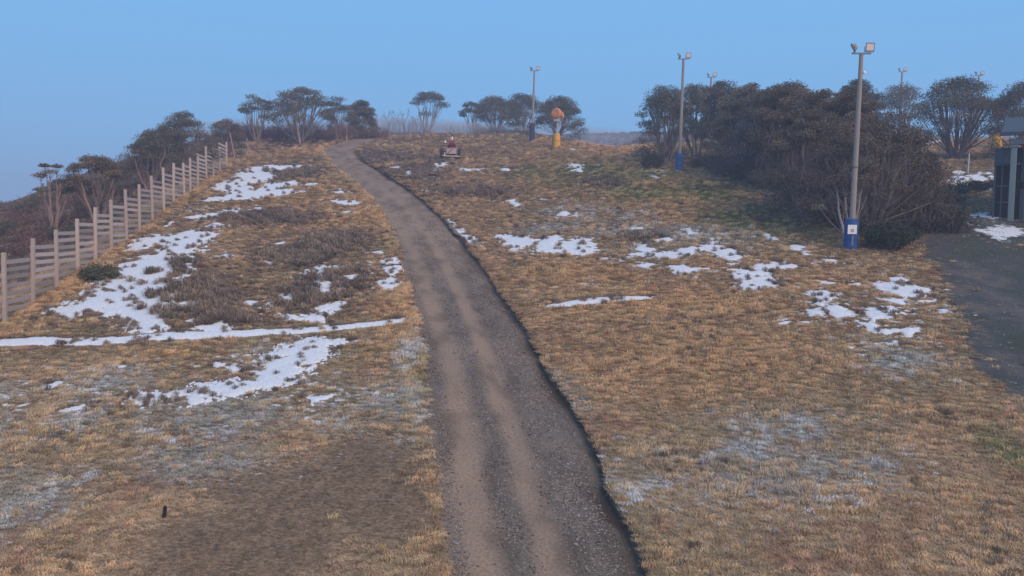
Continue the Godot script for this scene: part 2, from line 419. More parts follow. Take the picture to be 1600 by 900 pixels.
# ---------- materials ----------
func std(key: String, rough: float, tex: Texture2D = null, scale := 1.0, vertex := true) -> StandardMaterial3D:
	var m := StandardMaterial3D.new()
	m.roughness = rough
	m.vertex_color_use_as_albedo = vertex
	m.metallic_specular = 0.3
	if tex:
		m.albedo_texture = tex
		m.uv1_triplanar = true; m.uv1_world_triplanar = true
		m.uv1_scale = Vector3.ONE * scale
	M[key] = m
	return m

func flat(key: String, linear: Color, rough: float, metal := 0.0) -> StandardMaterial3D:
	var m := std(key, rough, null, 1.0, false)
	m.albedo_color = linear.linear_to_srgb()
	m.metallic = metal
	return m

# a speckle: two noises, multiplied; mid is the mean brightness (sRGB), amp its swing
func speckle(sd: int, f1: float, f2: float, mid: float, amp: float, w2 := 0.5) -> ImageTexture:
	var n := FastNoiseLite.new()
	n.seed = sd; n.frequency = f1; n.fractal_octaves = 4
	var a := n.get_seamless_image(512, 512)
	n.seed = sd + 7; n.frequency = f2; n.fractal_octaves = 2
	var b := n.get_seamless_image(512, 512)
	var da := a.get_data()
	var db := b.get_data()
	var o := PackedByteArray()
	o.resize(512 * 512 * 3)
	for i in 512 * 512:
		var v := mid + amp * ((da[i] / 255.0 - 0.5) * 2.0 * (1.0 - w2) + (db[i] / 255.0 - 0.5) * 2.0 * w2)
		var k := clampi(int(v * 255.0), 4, 255)
		o[i * 3] = k; o[i * 3 + 1] = k; o[i * 3 + 2] = k
	return ImageTexture.create_from_image(Image.create_from_data(512, 512, false, Image.FORMAT_RGB8, o))

func make_materials() -> void:
	var grain := speckle(3, 0.012, 0.09, 0.80, 0.42, 0.45)
	var grit := speckle(11, 0.03, 0.2, 0.84, 0.32, 0.6)
	std("ground", 1.0, grain, 0.33)
	var rd := std("road", 0.95, grit, 0.5)
	rd.normal_enabled = true
	var nn := FastNoiseLite.new()
	nn.seed = 5; nn.frequency = 0.08; nn.fractal_octaves = 4
	var im := nn.get_seamless_image(512, 512)
	im.bump_map_to_normal_map(6.0)
	rd.normal_texture = ImageTexture.create_from_image(im)
	rd.normal_scale = 0.6
	std("grass", 0.95)
	std("stone", 0.9)
	std("bank", 1.0, grit, 0.8)
	var sn := flat("snow", Color(0.70, 0.73, 0.785), 0.8)
	sn.albedo_texture = speckle(31, 0.02, 0.12, 0.93, 0.16)
	sn.normal_enabled = true
	sn.normal_texture = rd.normal_texture
	sn.normal_scale = 0.35
	sn.uv1_triplanar = true; sn.uv1_world_triplanar = true; sn.uv1_scale = Vector3.ONE * 0.6
	std("leaf", 0.7)
	std("bark", 0.9, grit, 1.3)
	var wood := std("timber", 0.9, speckle(21, 0.02, 0.15, 0.85, 0.28), 1.6)
	wood.uv1_scale = Vector3(0.7, 3.0, 0.7)
	std("pole", 0.85, grit, 0.9)
	std("paint", 0.55, grit, 0.6)
	flat("metal", Color(0.16, 0.18, 0.21), 0.5, 0.4)
	flat("lens", Color(0.62, 0.55, 0.54), 0.15)
	flat("white", Color(0.78, 0.78, 0.78), 0.5)
	flat("ink", Color(0.05, 0.03, 0.03), 0.6)
	flat("rubber", Color(0.025, 0.025, 0.028), 0.8)
	var gl := flat("glass", Color(0.02, 0.035, 0.05), 0.08)
	gl.metallic_specular = 0.6

# ---------- the ground ----------
func lines(lo: float, hi: float, step: float, far: float, grow: float) -> Array:
	var a := []
	var v := lo
	while v < hi:
		a.append(v); v += step
	var s := step
	while v < far:
		a.append(v); s *= grow; v += s
	a.append(far)
	return a

func make_road_line() -> void:
	var pts := []
	for k in ROAD.size() - 1:
		var p0 = ROAD[maxi(k - 1, 0)]; var p1 = ROAD[k]; var p2 = ROAD[k + 1]; var p3 = ROAD[mini(k + 2, ROAD.size() - 1)]
		var n := maxi(1, int(Vector2(p2[0] - p1[0], p2[1] - p1[1]).length() / 0.5))
		for i in n:
			var t := float(i) / n
			var q := []
			for c in 3:
				q.append(0.5 * (2.0 * p1[c] + (p2[c] - p0[c]) * t + (2.0 * p0[c] - 5.0 * p1[c] + 4.0 * p2[c] - p3[c]) * t * t + (3.0 * p1[c] - p0[c] - 3.0 * p2[c] + p3[c]) * t * t * t))
			pts.append(q)
	for it in 6:      # smooth
		for k in range(1, pts.size() - 1):
			for c in 3: pts[k][c] = (pts[k - 1][c] + 2.0 * pts[k][c] + pts[k + 1][c]) * 0.25
	for k in pts.size():
		var a = pts[maxi(k - 1, 0)]; var b = pts[mini(k + 1, pts.size() - 1)]
		var t := Vector2(b[0] - a[0], b[1] - a[1]).normalized()
		road.append([pts[k][0], pts[k][1], pts[k][2], t.x, t.y])
		var key := int(floor(pts[k][1] / 4.0))
		for kk in [key - 1, key, key + 1]:
			if not bucket.has(kk): bucket[kk] = []
			bucket[kk].append(k)

func make_ground() -> void:
	var ds := []
	var v := -60.0
	while v < 14.0: ds.append(v); v += 3.0
	v = 14.0
	while v < 62.0: ds.append(v); v += 0.28
	var s := 0.28
	while v < 175.0: ds.append(v); s = minf(s * 1.02, 0.9); v += s
	while v < 600.0: ds.append(v); s *= 1.12; v += s
	ds.append(600.0)
	var xs := []
	for q in lines(0.15, 34.0, 0.3, 450.0, 1.06): xs.append(q); xs.push_front(-q)
	var g := Geo.new()
	var w := xs.size()
	var hgt := ds.size()
	g.V.resize(w * hgt); g.N.resize(w * hgt); g.C.resize(w * hgt)
	for j in hgt:
		for i in w:
			var x: float = xs[i]; var d: float = ds[j]
			var k := j * w + i
			g.V[k] = Vector3(x, ground_h(x, d), -d)
			var c := turf(x, d) * 1.3
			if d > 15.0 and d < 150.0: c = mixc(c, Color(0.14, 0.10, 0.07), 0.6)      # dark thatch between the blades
			var rr := road_at(x, d)
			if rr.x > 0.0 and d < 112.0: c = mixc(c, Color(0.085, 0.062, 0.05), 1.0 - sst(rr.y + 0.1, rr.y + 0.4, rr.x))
			if x > 12.0 and x < 60.0 and d > 15.0 and d < 70.0: c = mixc(c, Color(0.09, 0.085, 0.08), sst(-0.9, -0.1, in_yard(x, d)))
			c.a = 1.0
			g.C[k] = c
	for j in hgt:
		for i in w:
			var a := g.V[j * w + mini(i + 1, w - 1)] - g.V[j * w + maxi(i - 1, 0)]
			var b := g.V[mini(j + 1, hgt - 1) * w + i] - g.V[maxi(j - 1, 0) * w + i]
			g.N[j * w + i] = a.cross(b).normalized()
	for j in hgt - 1:
		for i in w - 1:
			var k := j * w + i
			g.I.append(k); g.I.append(k + w); g.I.append(k + 1)
			g.I.append(k + 1); g.I.append(k + w); g.I.append(k + w + 1)
	print("ground verts ", g.V.size())
	struct("ground", g, M.ground, "structure", "alpine slope of dead brown grass with frosted patches")

func road_profile(u: float, hw: float) -> float:     # u = offset from the middle
	var h := -0.05 - 0.05 * exp(-pow((u + 1.4) / 0.42, 2.0)) - 0.05 * exp(-pow((u - 0.2) / 0.4, 2.0))
	h -= 0.05 * sst(0.8, hw - 0.5, u)
	h -= 0.11 * sst(hw - 0.45, hw - 0.15, u)
	h -= 0.12 * sst(hw - 0.15, hw + 0.3, -u)
	return h

func make_road() -> void:
	var g := Geo.new()
	var bank := Geo.new()
	var cols := 26
	var soil := Color(0.085, 0.062, 0.048)
	var n := 0
	var bn := 0
	for r in road:
		if r[1] < 6.0: continue
		var d0: float = r[1]
		var near := 1.0 - sst(34.0, 62.0, d0)
		for c in cols:
			var u := lerpf(-r[2] - 0.35, r[2] + 0.12, float(c) / (cols - 1))
			var x: float = r[0] + u * r[4]; var d: float = d0 - u * r[3]
			g.V.append(Vector3(x, surf(x, d) + road_profile(u, r[2]) + fine.get_noise_2d(x * 9.0, d * 9.0) * 0.02, -d))
			g.N.append(Vector3.UP)
			var wob := fine.get_noise_2d(d * 3.0, u * 4.0) * 0.9
			var tr := maxf(exp(-pow((u + 1.4 + wob * 0.22) / 0.52, 4.0)), exp(-pow((u - 0.2 + wob * 0.22) / 0.44, 4.0)))
			var gravel := Color(0.15, 0.126, 0.102)
			var track := Color(0.30, 0.212, 0.15)
			var col := mixc(gravel, track, maxf(tr, (1.0 - near) * 0.8) + wob * 0.4)
			col = mixc(col, Color(0.42, 0.29, 0.18), sst(r[2] - 0.2, r[2] + 0.2, -u) * 0.7)
			col = mixc(col, soil, sst(r[2] - 0.5, r[2] - 0.12, u + wob * 1.3 + 0.25 * fine.get_noise_2d(x * 30.0, d * 30.0)) * (0.35 + 0.65 * near))
			col = mixc(col, Color(0.23, 0.16, 0.118), sst(60.0, 95.0, d0) * 0.7)
			var blot := noise.get_noise_2d(x * 26.0, d * 9.0) + 0.7 * fine.get_noise_2d(x * 20.0, d * 9.0)
			col = mixc(col, col * 0.68, sst(0.05, 0.5, blot)); col = mixc(col, Color(0.32, 0.24, 0.18), sst(0.05, 0.55, -blot) * 0.3)
			g.C.append(col * 1.3)
		if n > 0:
			for c in cols - 1:
				var k := n * cols + c
				g.I.append(k - cols); g.I.append(k); g.I.append(k - cols + 1)
				g.I.append(k - cols + 1); g.I.append(k); g.I.append(k + 1)
		n += 1
		# the cut bank on the right side of the road
		if d0 < 112.0:
			var amp := (0.45 + 0.55 * sst(-0.25, 0.25, fine.get_noise_2d(d0 * 5.0, 77.0))) * 1.0 - 0.3 * sst(50.0, 85.0, d0) - 0.45 * sst(95.0, 110.0, d0)
			var wv := fine.get_noise_2d(d0 * 9.0, 3.0) * 0.22 + fine.get_noise_2d(d0 * 30.0, 9.0) * 0.10
			var prof := [[-0.2, -0.40], [0.04, lerpf(-0.1, -0.2, amp)], [0.10 + wv, -0.07], [0.06 + wv, 0.0], [0.2 + wv, 0.05], [0.5 + wv, 0.03], [1.2, -0.06]]
			for c in prof.size():
				var u: float = r[2] + prof[c][0]
				var x: float = r[0] + u * r[4]; var d: float = d0 - u * r[3]
				var up: float = prof[c][1] * maxf(amp, 0.05) if c > 1 else prof[c][1]
				bank.V.append(Vector3(x, surf(x, d) + up + fine.get_noise_2d(x * 22.0, d * 22.0) * 0.04, -d))
				bank.N.append(Vector3.UP)
				bank.C.append((mixc(soil, Color(0.22, 0.155, 0.11), 0.6 - 0.6 * amp + 0.5 * fine.get_noise_2d(x * 25.0, d * 25.0)) if c < 4 else mixc(turf(x, d), soil, 0.7)) * 1.2)
			if bn > 0:
				for c in prof.size() - 1:
					var k := bn * prof.size() + c
					var w := prof.size()
					bank.I.append(k - w); bank.I.append(k); bank.I.append(k - w + 1)
					bank.I.append(k - w + 1); bank.I.append(k); bank.I.append(k + 1)
			bn += 1
	smooth_normals(g); smooth_normals(bank)
	struct("road", g, M.road, "structure", "gravel access road with two worn wheel tracks climbing the slope")
	struct("road_bank", bank, M.bank, "structure", "low eroded soil bank along the right edge of the road")

func smooth_normals(g: Geo) -> void:
	for k in g.N.size(): g.N[k] = Vector3.ZERO
	for k in range(0, g.I.size(), 3):
		var a := g.V[g.I[k]]
		var n := (g.V[g.I[k + 2]] - a).cross(g.V[g.I[k + 1]] - a)
		if n.y < 0.0: n = -n
		for q in 3: g.N[g.I[k + q]] += n
	for k in g.N.size(): g.N[k] = g.N[k].normalized()

func make_yard() -> void:
	var g := Geo.new()
	var lo := Vector2(1e9, 1e9)
	var hi := -lo
	var p: Array = YARD[0]
	for i in p.size() / 2:
		lo = lo.min(Vector2(p[i * 2], p[i * 2 + 1])); hi = hi.max(Vector2(p[i * 2], p[i * 2 + 1]))
	patch(g, p, lo - Vector2.ONE, hi + Vector2.ONE, 0.4, 0.5, 0.05, 0.25, false, Color(0.066, 0.068, 0.07) * 1.3)
	smooth_normals(g)
	struct("gravel_yard", g, M.road, "structure", "dark gravel yard in front of the dark building")

# a sheet over one outlined patch of ground: rises inside the outline and dives under the turf at its ragged edge
func patch(g: Geo, p: Array, lo: Vector2, hi: Vector2, step: float, rough: float, thick: float, slope: float, is_snow: bool, col: Color) -> void:
	var w := int((hi.x - lo.x) / step) + 2
	var h := int((hi.y - lo.y) / step) + 2
	var at := PackedInt32Array(); at.resize(w * h); at.fill(-1)
	var sd := PackedFloat32Array(); sd.resize(w * h)
	for j in h:
		for i in w:
			var x := lo.x + i * step; var d := lo.y + j * step
			var s := poly_sd(p, x, d)
			if s > -rough * 1.6:
				s += (fine.get_noise_2d(x * 4.0, d * 3.0) * 0.5 + fine.get_noise_2d(x * 13.0, d * 10.0) * 0.7 + fine.get_noise_2d(x * 40.0, d * 32.0) * 0.65 + fine.get_noise_2d(x * 110.0, d * 90.0) * 0.75 + 0.27) * rough
				if is_snow: s -= (0.25 + 0.75 * sst(0.2, 0.6, blob(B_HEATH, x, d))) * rough * 1.9 * maxf(0.0, fine.get_noise_2d(x * 14.0 + 50.0, d * 11.0) - 0.02)
			sd[j * w + i] = s
	for j in h - 1:
		for i in w - 1:
			var k := j * w + i
			if maxf(maxf(sd[k], sd[k + 1]), maxf(sd[k + w], sd[k + w + 1])) <= 0.0: continue
			for q in [k, k + 1, k + w, k + w + 1]:
				if at[q] >= 0: continue
				var x: float = lo.x + (q % w) * step; var d: float = lo.y + (q / w) * step
				at[q] = g.V.size()
				var up := clampf(sd[q] * slope, -0.06, thick)
				if is_snow: up += 0.015 * fine.get_noise_2d(x * 20.0, d * 20.0)
				var cc := col
				if not is_snow:
					var m := noise.get_noise_2d(x * 6.0, d * 6.0) + 0.8 * fine.get_noise_2d(x * 12.0, d * 12.0)
					cc = mixc(mixc(col, Color(0.15, 0.135, 0.12), sst(0.0, 0.5, m)), Color(0.07, 0.085, 0.055), sst(0.05, 0.55, -m) * 0.8)
				g.V.append(on_ground(x, d, -up)); g.N.append(Vector3.UP); g.C.append(cc)
			g.I.append(at[k]); g.I.append(at[k + w]); g.I.append(at[k + 1])
			g.I.append(at[k + 1]); g.I.append(at[k + w]); g.I.append(at[k + w + 1])
			if is_snow:
				for m in int(ceil(step / 0.25)):
					for m2 in int(ceil(step / 0.25)):
						var ii := int((lo.x + i * step + m * 0.25 - MX0) / 0.25)
						var jj := int((lo.y + j * step + m2 * 0.25 - MD0) / 0.25)
						if ii >= 0 and jj >= 0 and ii < MW and jj < MH:
							mask[jj * MW + ii] = maxi(mask[jj * MW + ii], clampi(int((sd[k] + 0.08) * 900.0), 0, 255))

func make_snow() -> void:
	mask.resize(MW * MH)
	var g := Geo.new()
	for p in SNOW: snow_patch(g, p, 0.0)
	# flecks left over round the melting patches
	var rng := RandomNumberGenerator.new()
	rng.seed = 19
	for p in SNOW:
		var n: int = p.size() / 2
		for k in n * 5:
			var i: int = rng.randi() % n
			var j: int = (i + 1) % n
			var f := rng.randf()
			var x: float = lerpf(p[i * 2], p[j * 2], f) + rng.randfn() * 0.75
			var d: float = lerpf(p[i * 2 + 1], p[j * 2 + 1], f) + rng.randfn() * 0.75
			if snow_here(x, d) > 0.0 or absf(road_at(x, d).x) < 3.0: continue
			fleck(g, x, d, rng.randf_range(0.05, 0.2) * (0.7 + d * 0.008), rng)
	smooth_normals(g)
	print("snow tris ", g.I.size() / 3)
	struct("snow", g, M.snow, "stuff", "thin ragged patches of melting snow on the grass")
	for q in [[SNOW_STRIP_LEFT, "long narrow strip of snow lying across the slope left of the road"], [SNOW_STRIP_RIGHT, "short narrow strip of snow lying across the grass right of the road"]]:
		var s := Geo.new()
		for p in q[0]: snow_patch(s, p, 0.1)
		smooth_normals(s)
		struct("snow_strip", s, M.snow, "stuff", q[1])

func fleck(g: Geo, x: float, d: float, r: float, rng: RandomNumberGenerator) -> void:
	var k := g.V.size()
	g.V.append(on_ground(x, d, -0.045 - r * 0.12)); g.N.append(Vector3.UP); g.C.append(Color.WHITE)
	for i in 8:
		var a := TAU * i / 8.0
		var q := r * rng.randf_range(0.45, 1.25)
		g.V.append(on_ground(x + cos(a) * q * 1.5, d + sin(a) * q, -0.015)); g.N.append(Vector3.UP); g.C.append(Color.WHITE)
		g.I.append(k); g.I.append(k + 1 + (i + 1) % 8); g.I.append(k + 1 + i)

func snow_patch(g: Geo, p: Array, calm: float) -> void:
	var lo := Vector2(1e9, 1e9)
	var hi := -lo
	for i in p.size() / 2:
		lo = lo.min(Vector2(p[i * 2], p[i * 2 + 1])); hi = hi.max(Vector2(p[i * 2], p[i * 2 + 1]))
	var size := minf(hi.x - lo.x, hi.y - lo.y)
	var rough := clampf(size * 0.3, 0.16, 0.95)
	if calm > 0.0: rough = 0.14
	var step := clampf(lo.y * 0.0025, 0.07, 0.2)
	patch(g, p, lo - Vector2.ONE * rough, hi + Vector2.ONE * rough, step, rough, 0.06, 0.22, true, Color.WHITE)

# ---------- grass, stones ----------
func tuft_mesh(rng: RandomNumberGenerator, blades: int, length: float, height: float, comb: Vector2, width: float) -> ArrayMesh:
	var g := Geo.new()
	for b in blades:
		var a := rng.randf() * TAU
		var dir := (Vector2(cos(a), sin(a)) * 0.75 + comb).normalized()
		var l := length * rng.randf_range(0.55, 1.15)
		var o := Vector3(rng.randf_range(-1, 1), 0, rng.randf_range(-1, 1)) * length * 0.45
		var up := height * rng.randf_range(0.5, 1.3)
		var side := Vector3(-dir.y, 0, dir.x) * width * 0.5
		var f := Vector3(dir.x, 0, dir.y)
		var p1 := o + f * l * 0.45 + Vector3(0, up, 0)
		var p2 := o + f * l + Vector3(0, up * rng.randf_range(0.2, 0.9), 0)
		var t := rng.randf_range(0.6, 1.2)
		var c := Color(t, t, t)
		g.quad(o - side - Vector3(0, 0.03, 0), o + side - Vector3(0, 0.03, 0), p1 + side * 0.8, p1 - side * 0.8, c)
		g.tri(p1 - side * 0.8, p1 + side * 0.8, p2, c)
	for k in g.N.size():     # light the blades as the turf they lie in
		if g.N[k].y < 0.0: g.N[k] = -g.N[k]
	return g.mesh()

func make_grass() -> void:
	var rng := RandomNumberGenerator.new()
	rng.seed = 77
	var kinds := []
	for k in 3: kinds.append(tuft_mesh(rng, 34, 0.16, 0.042, Vector2(0.5, 0.3), 0.014))
	for k in 2: kinds.append(tuft_mesh(rng, 36, 0.24, 0.12, Vector2(0.45, 0.3), 0.014))
	var heath_mesh := tuft_mesh(rng, 46, 0.17, 0.15, Vector2.ZERO, 0.012)
	kinds.append(heath_mesh)
	var xf := [[], [], [], [], [], []]
	var cs := [[], [], [], [], [], []]
	var d := 15.5
	while d < 150.0:
		var sz := 0.105 + maxf(0.0, d - 20.0) * 0.0028
		var half := 0.64 * d + 3.0
		var x := -half
		while x < half:
			var px := x + rng.randf_range(-0.5, 0.5) * sz
			var pd := d + rng.randf_range(-0.5, 0.5) * sz
			x += sz
			var r := road_at(px, pd)
			var lat := r.x
			if lat > -r.y - 0.02 + rng.randf() * 0.15 + 0.7 * fine.get_noise_2d(px * 8.0, pd * 8.0) and lat < r.y - 0.02:
				if not (lat > r.y - 0.45 and rng.randf() < 0.22 + 0.6 * sst(0.0, 0.3, fine.get_noise_2d(px * 16.0, pd * 16.0))): continue
			var sn := snow_here(px, pd)
			var clus := fine.get_noise_2d(px * 11.0 + 7.0, pd * 9.0)
			var poke := sn > 0.15 and clus > 0.12 and rng.randf() < 0.14
			if sn > 0.15 and not poke: continue
			if px > 12.0 and in_yard(px, pd) > 0.15 + 0.9 * fine.get_noise_2d(px * 9.0, pd * 9.0) and rng.randf() < 0.9 + 0.1 * sst(0.0, 2.5, in_yard(px, pd)) - 0.25 * sst(0.1, 0.5, noise.get_noise_2d(px * 6.0, pd * 6.0 + 50.0)): continue
			var so := blob(B_SOIL, px, pd)
			
			var he := blob(B_HEATH, px, pd)
			var tan := blob(B_TAN, px, pd)
			var un := -19.0 - 0.16 * minf(pd, 160.0) - px
			var c := turf(px, pd)
			var kind := rng.randi() % 3
			var gn := noise.get_noise_2d(px * 8.0 + 500.0, pd * 8.0)
			if poke or rng.randf() < he * 0.55 or (un > 0.0 and rng.randf() < 0.5) or (gn > 0.34 and rng.randf() < 0.06): kind = 5
			elif rng.randf() < 0.05 + tan * 0.14 + 0.14 * sst(0.1, 0.4, gn) + (0.3 if un > -3.0 and un < 0.0 else 0.0) + (0.25 if absf(lat + r.y + 0.4) < 0.5 else 0.0) + blob(B_LINE, px, pd) * 0.75: kind = 3 + rng.randi() % 2
			var f := 0.5 + 0.95 * pow(rng.randf(), 0.8)
			var bare := so > 0.22 + 0.4 * rng.randf()
			if bare: kind = kind % 3
			if kind == 5: c = mixc(c, Color(0.165, 0.135, 0.115), 0.75)
			elif kind >= 3: c = mixc(c, Color(0.74, 0.50, 0.28), 0.5)
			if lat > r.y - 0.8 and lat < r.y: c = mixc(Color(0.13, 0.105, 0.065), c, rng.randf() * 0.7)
			if rng.randf() < blob(B_FROST, px, pd) * (0.34 + 0.9 * noise.get_noise_2d(px * 14.0, pd * 12.0 + 33.0)): c = mixc(c, Color(0.66, 0.68, 0.69), 0.75)
			c = Color(c.r * f * rng.randf_range(0.93, 1.07), c.g * f, c.b * f * rng.randf_range(0.9, 1.1))
			var big := (sz / 0.105) * 0.55 + 0.45
			if d > 60.0: big *= 0.9
			if bare: big *= 0.5
			if kind == 5 and he > 0.4: big *= rng.randf_range(1.1, 2.4)
			var b := Basis(Vector3.UP, rng.randf_range(-0.7, 0.7)).scaled(Vector3(big, minf(big, 2.2) * rng.randf_range(0.7, 1.2), big))
			var foot := on_ground(px, pd)
			if lat > r.y - 0.02 and lat < r.y + 1.2 and pd < 112.0: foot.y = surf(px, pd) + 0.07 * (1.0 - sst(0.5, 1.2, lat - r.y))
			xf[kind].append(Transform3D(b, foot))
			cs[kind].append(c)
		d += sz
	var fx := []
	var fc := []
	for k in 2600:
		var fd := rng.randf_range(205.0, 275.0)
		var fxx := rng.randf_range(-4.0, 75.0) * fd / 265.0
		var q := rng.randf_range(2.5, 5.0)
		fx.append(Transform3D(Basis(Vector3.UP, rng.randf() * TAU).scaled(Vector3(q, q * rng.randf_range(0.5, 1.0), q)), on_ground(fxx, fd)))
		var ft := rng.randf_range(0.6, 1.3)
		fc.append(Color(0.15 * ft, 0.125 * ft, 0.115 * ft))
	scatter("far_heath", heath_mesh, M.grass, fx, fc, "dark heath covering the far ridge behind the crest", "heath")
	var names := [["short_grass", "short matted dead brown grass covering the slope"], ["matted_grass", "matted olive and tan grass covering the slope"], ["dry_grass", "dry flattened grass covering the slope"], ["grass_tussocks", "taller straw coloured grass tussocks along the road and fence"], ["straw_tussocks", "loose straw coloured tussocks standing above the short grass"], ["heath", "dark low heath twigs among the snow and grass"]]
	for k in 6:
		print(names[k][0], " ", xf[k].size())
		scatter(names[k][0], kinds[k], M.grass, xf[k], cs[k], names[k][1], "heath" if k == 5 else "grass")

func make_gravel() -> void:
	var rng := RandomNumberGenerator.new()
	rng.seed = 5
	for v in 2:
		var g := Geo.new()
		var s := SphereMesh.new()
		s.radial_segments = 6; s.rings = 3; s.radius = 1.0; s.height = 2.0
		var arr := s.get_mesh_arrays()
		var vv: PackedVector3Array = arr[Mesh.ARRAY_VERTEX]
		var moved := {}
		for p in vv:
			var key := Vector3i((p * 100.0).round())
			if not moved.has(key): moved[key] = p * rng.randf_range(0.7, 1.25)
		var idx: PackedInt32Array = arr[Mesh.ARRAY_INDEX]
		for k in range(0, idx.size(), 3):
			var a: Vector3 = moved[Vector3i((vv[idx[k]] * 100.0).round())]; var b: Vector3 = moved[Vector3i((vv[idx[k + 1]] * 100.0).round())]; var c: Vector3 = moved[Vector3i((vv[idx[k + 2]] * 100.0).round())]
			if (c - a).cross(b - a).length() < 1e-5: continue
			if (c - a).cross(b - a).dot(a + b + c) > 0.0: g.tri(a, b, c, Color.WHITE)
			else: g.tri(a, c, b, Color.WHITE)
		var xf := []
		var cs := []
		for r in road:
			if r[1] < 14.0 or r[1] > 75.0: continue
			var fade := 1.0 - sst(30.0, 75.0, r[1]) * 0.8
			for q in int(520.0 * fade):
				var u: float = rng.randf_range(-r[2] - 0.15, r[2] + 0.05 - 0.6 * sqrt(rng.randf()))
				var tr := maxf(exp(-pow((u + 1.4) / 0.5, 4.0)), exp(-pow((u - 0.2) / 0.42, 4.0)))
				if rng.randf() < tr * 0.985: continue
				if u > -1.0 and u < 0.9 and rng.randf() < 0.35: continue
				var al := rng.randf_range(-0.3, 0.3)
				var x: float = r[0] + u * r[4] + al * r[3]; var d: float = r[1] - u * r[3] + al * r[4]
				var sc := 0.009 + 0.015 * pow(rng.randf(), 2.0)
				if rng.randf() < 0.015: sc *= 1.8
				var b := Basis(Vector3(rng.randf(), rng.randf(), rng.randf()).normalized(), rng.randf() * TAU).scaled(Vector3(sc * rng.randf_range(0.9, 1.6), sc * 0.75, sc))
				xf.append(Transform3D(b, Vector3(x, surf(x, d) + road_profile(u, r[2]) + sc * 0.3, -d)))
				var t := 0.05 + 0.27 * pow(rng.randf(), 1.5)
				var w := rng.randf()
				cs.append(Color(t * (1.06 + 0.2 * w), t * 0.97, t * (0.95 - 0.12 * w)))
		for q in 5000:
			var x := rng.randf_range(14.0, 36.0); var d := rng.randf_range(19.0, 58.0)
			if in_yard(x, d) < 0.1: continue
			var sc := 0.012 + 0.03 * pow(rng.randf(), 2.5)
			xf.append(Transform3D(Basis(Vector3(rng.randf(), rng.randf(), rng.randf()).normalized(), rng.randf() * TAU).scaled(Vector3(sc * 1.3, sc * 0.8, sc)), on_ground(x, d, -0.055)))
			var t := rng.randf_range(0.05, 0.24)
			cs.append(Color(t, t * 0.97, t * 0.95))
		print("stones ", xf.size())
		scatter("gravel", g.mesh(), M.stone, xf, cs, ["grey crushed stone along the edges of the road", "pinkish and grey crushed stone between the wheel tracks"][v], "gravel")

# ---------- trees ----------
func bez(a: Vector3, b: Vector3, c: Vector3, n: int) -> Array:
	var o := []
	for i in n + 1:
		var t := float(i) / n
		o.append(a.lerp(b, t).lerp(b.lerp(c, t), t))
	return o

func taper(r0: float, r1: float, n: int) -> Array:
	var o := []
	for i in n + 1: o.append(lerpf(r0, r1, float(i) / n))
	return o

func leaf(g: Geo, p: Vector3, rng: RandomNumberGenerator, l: float, w: float, col: Color) -> void:
	var a := rng.randf() * TAU
	var dir := Vector3(cos(a), rng.randf_range(-1.3, 0.35), sin(a)).normalized()
	var b := rng.randf() * TAU
	var side := dir.cross(Vector3(cos(b), 0.4 * sin(b * 3.0), sin(b))).normalized() * w * 0.5
	g.quad(p, p + dir * l * 0.45 + side, p + dir * l, p + dir * l * 0.45 - side, col)

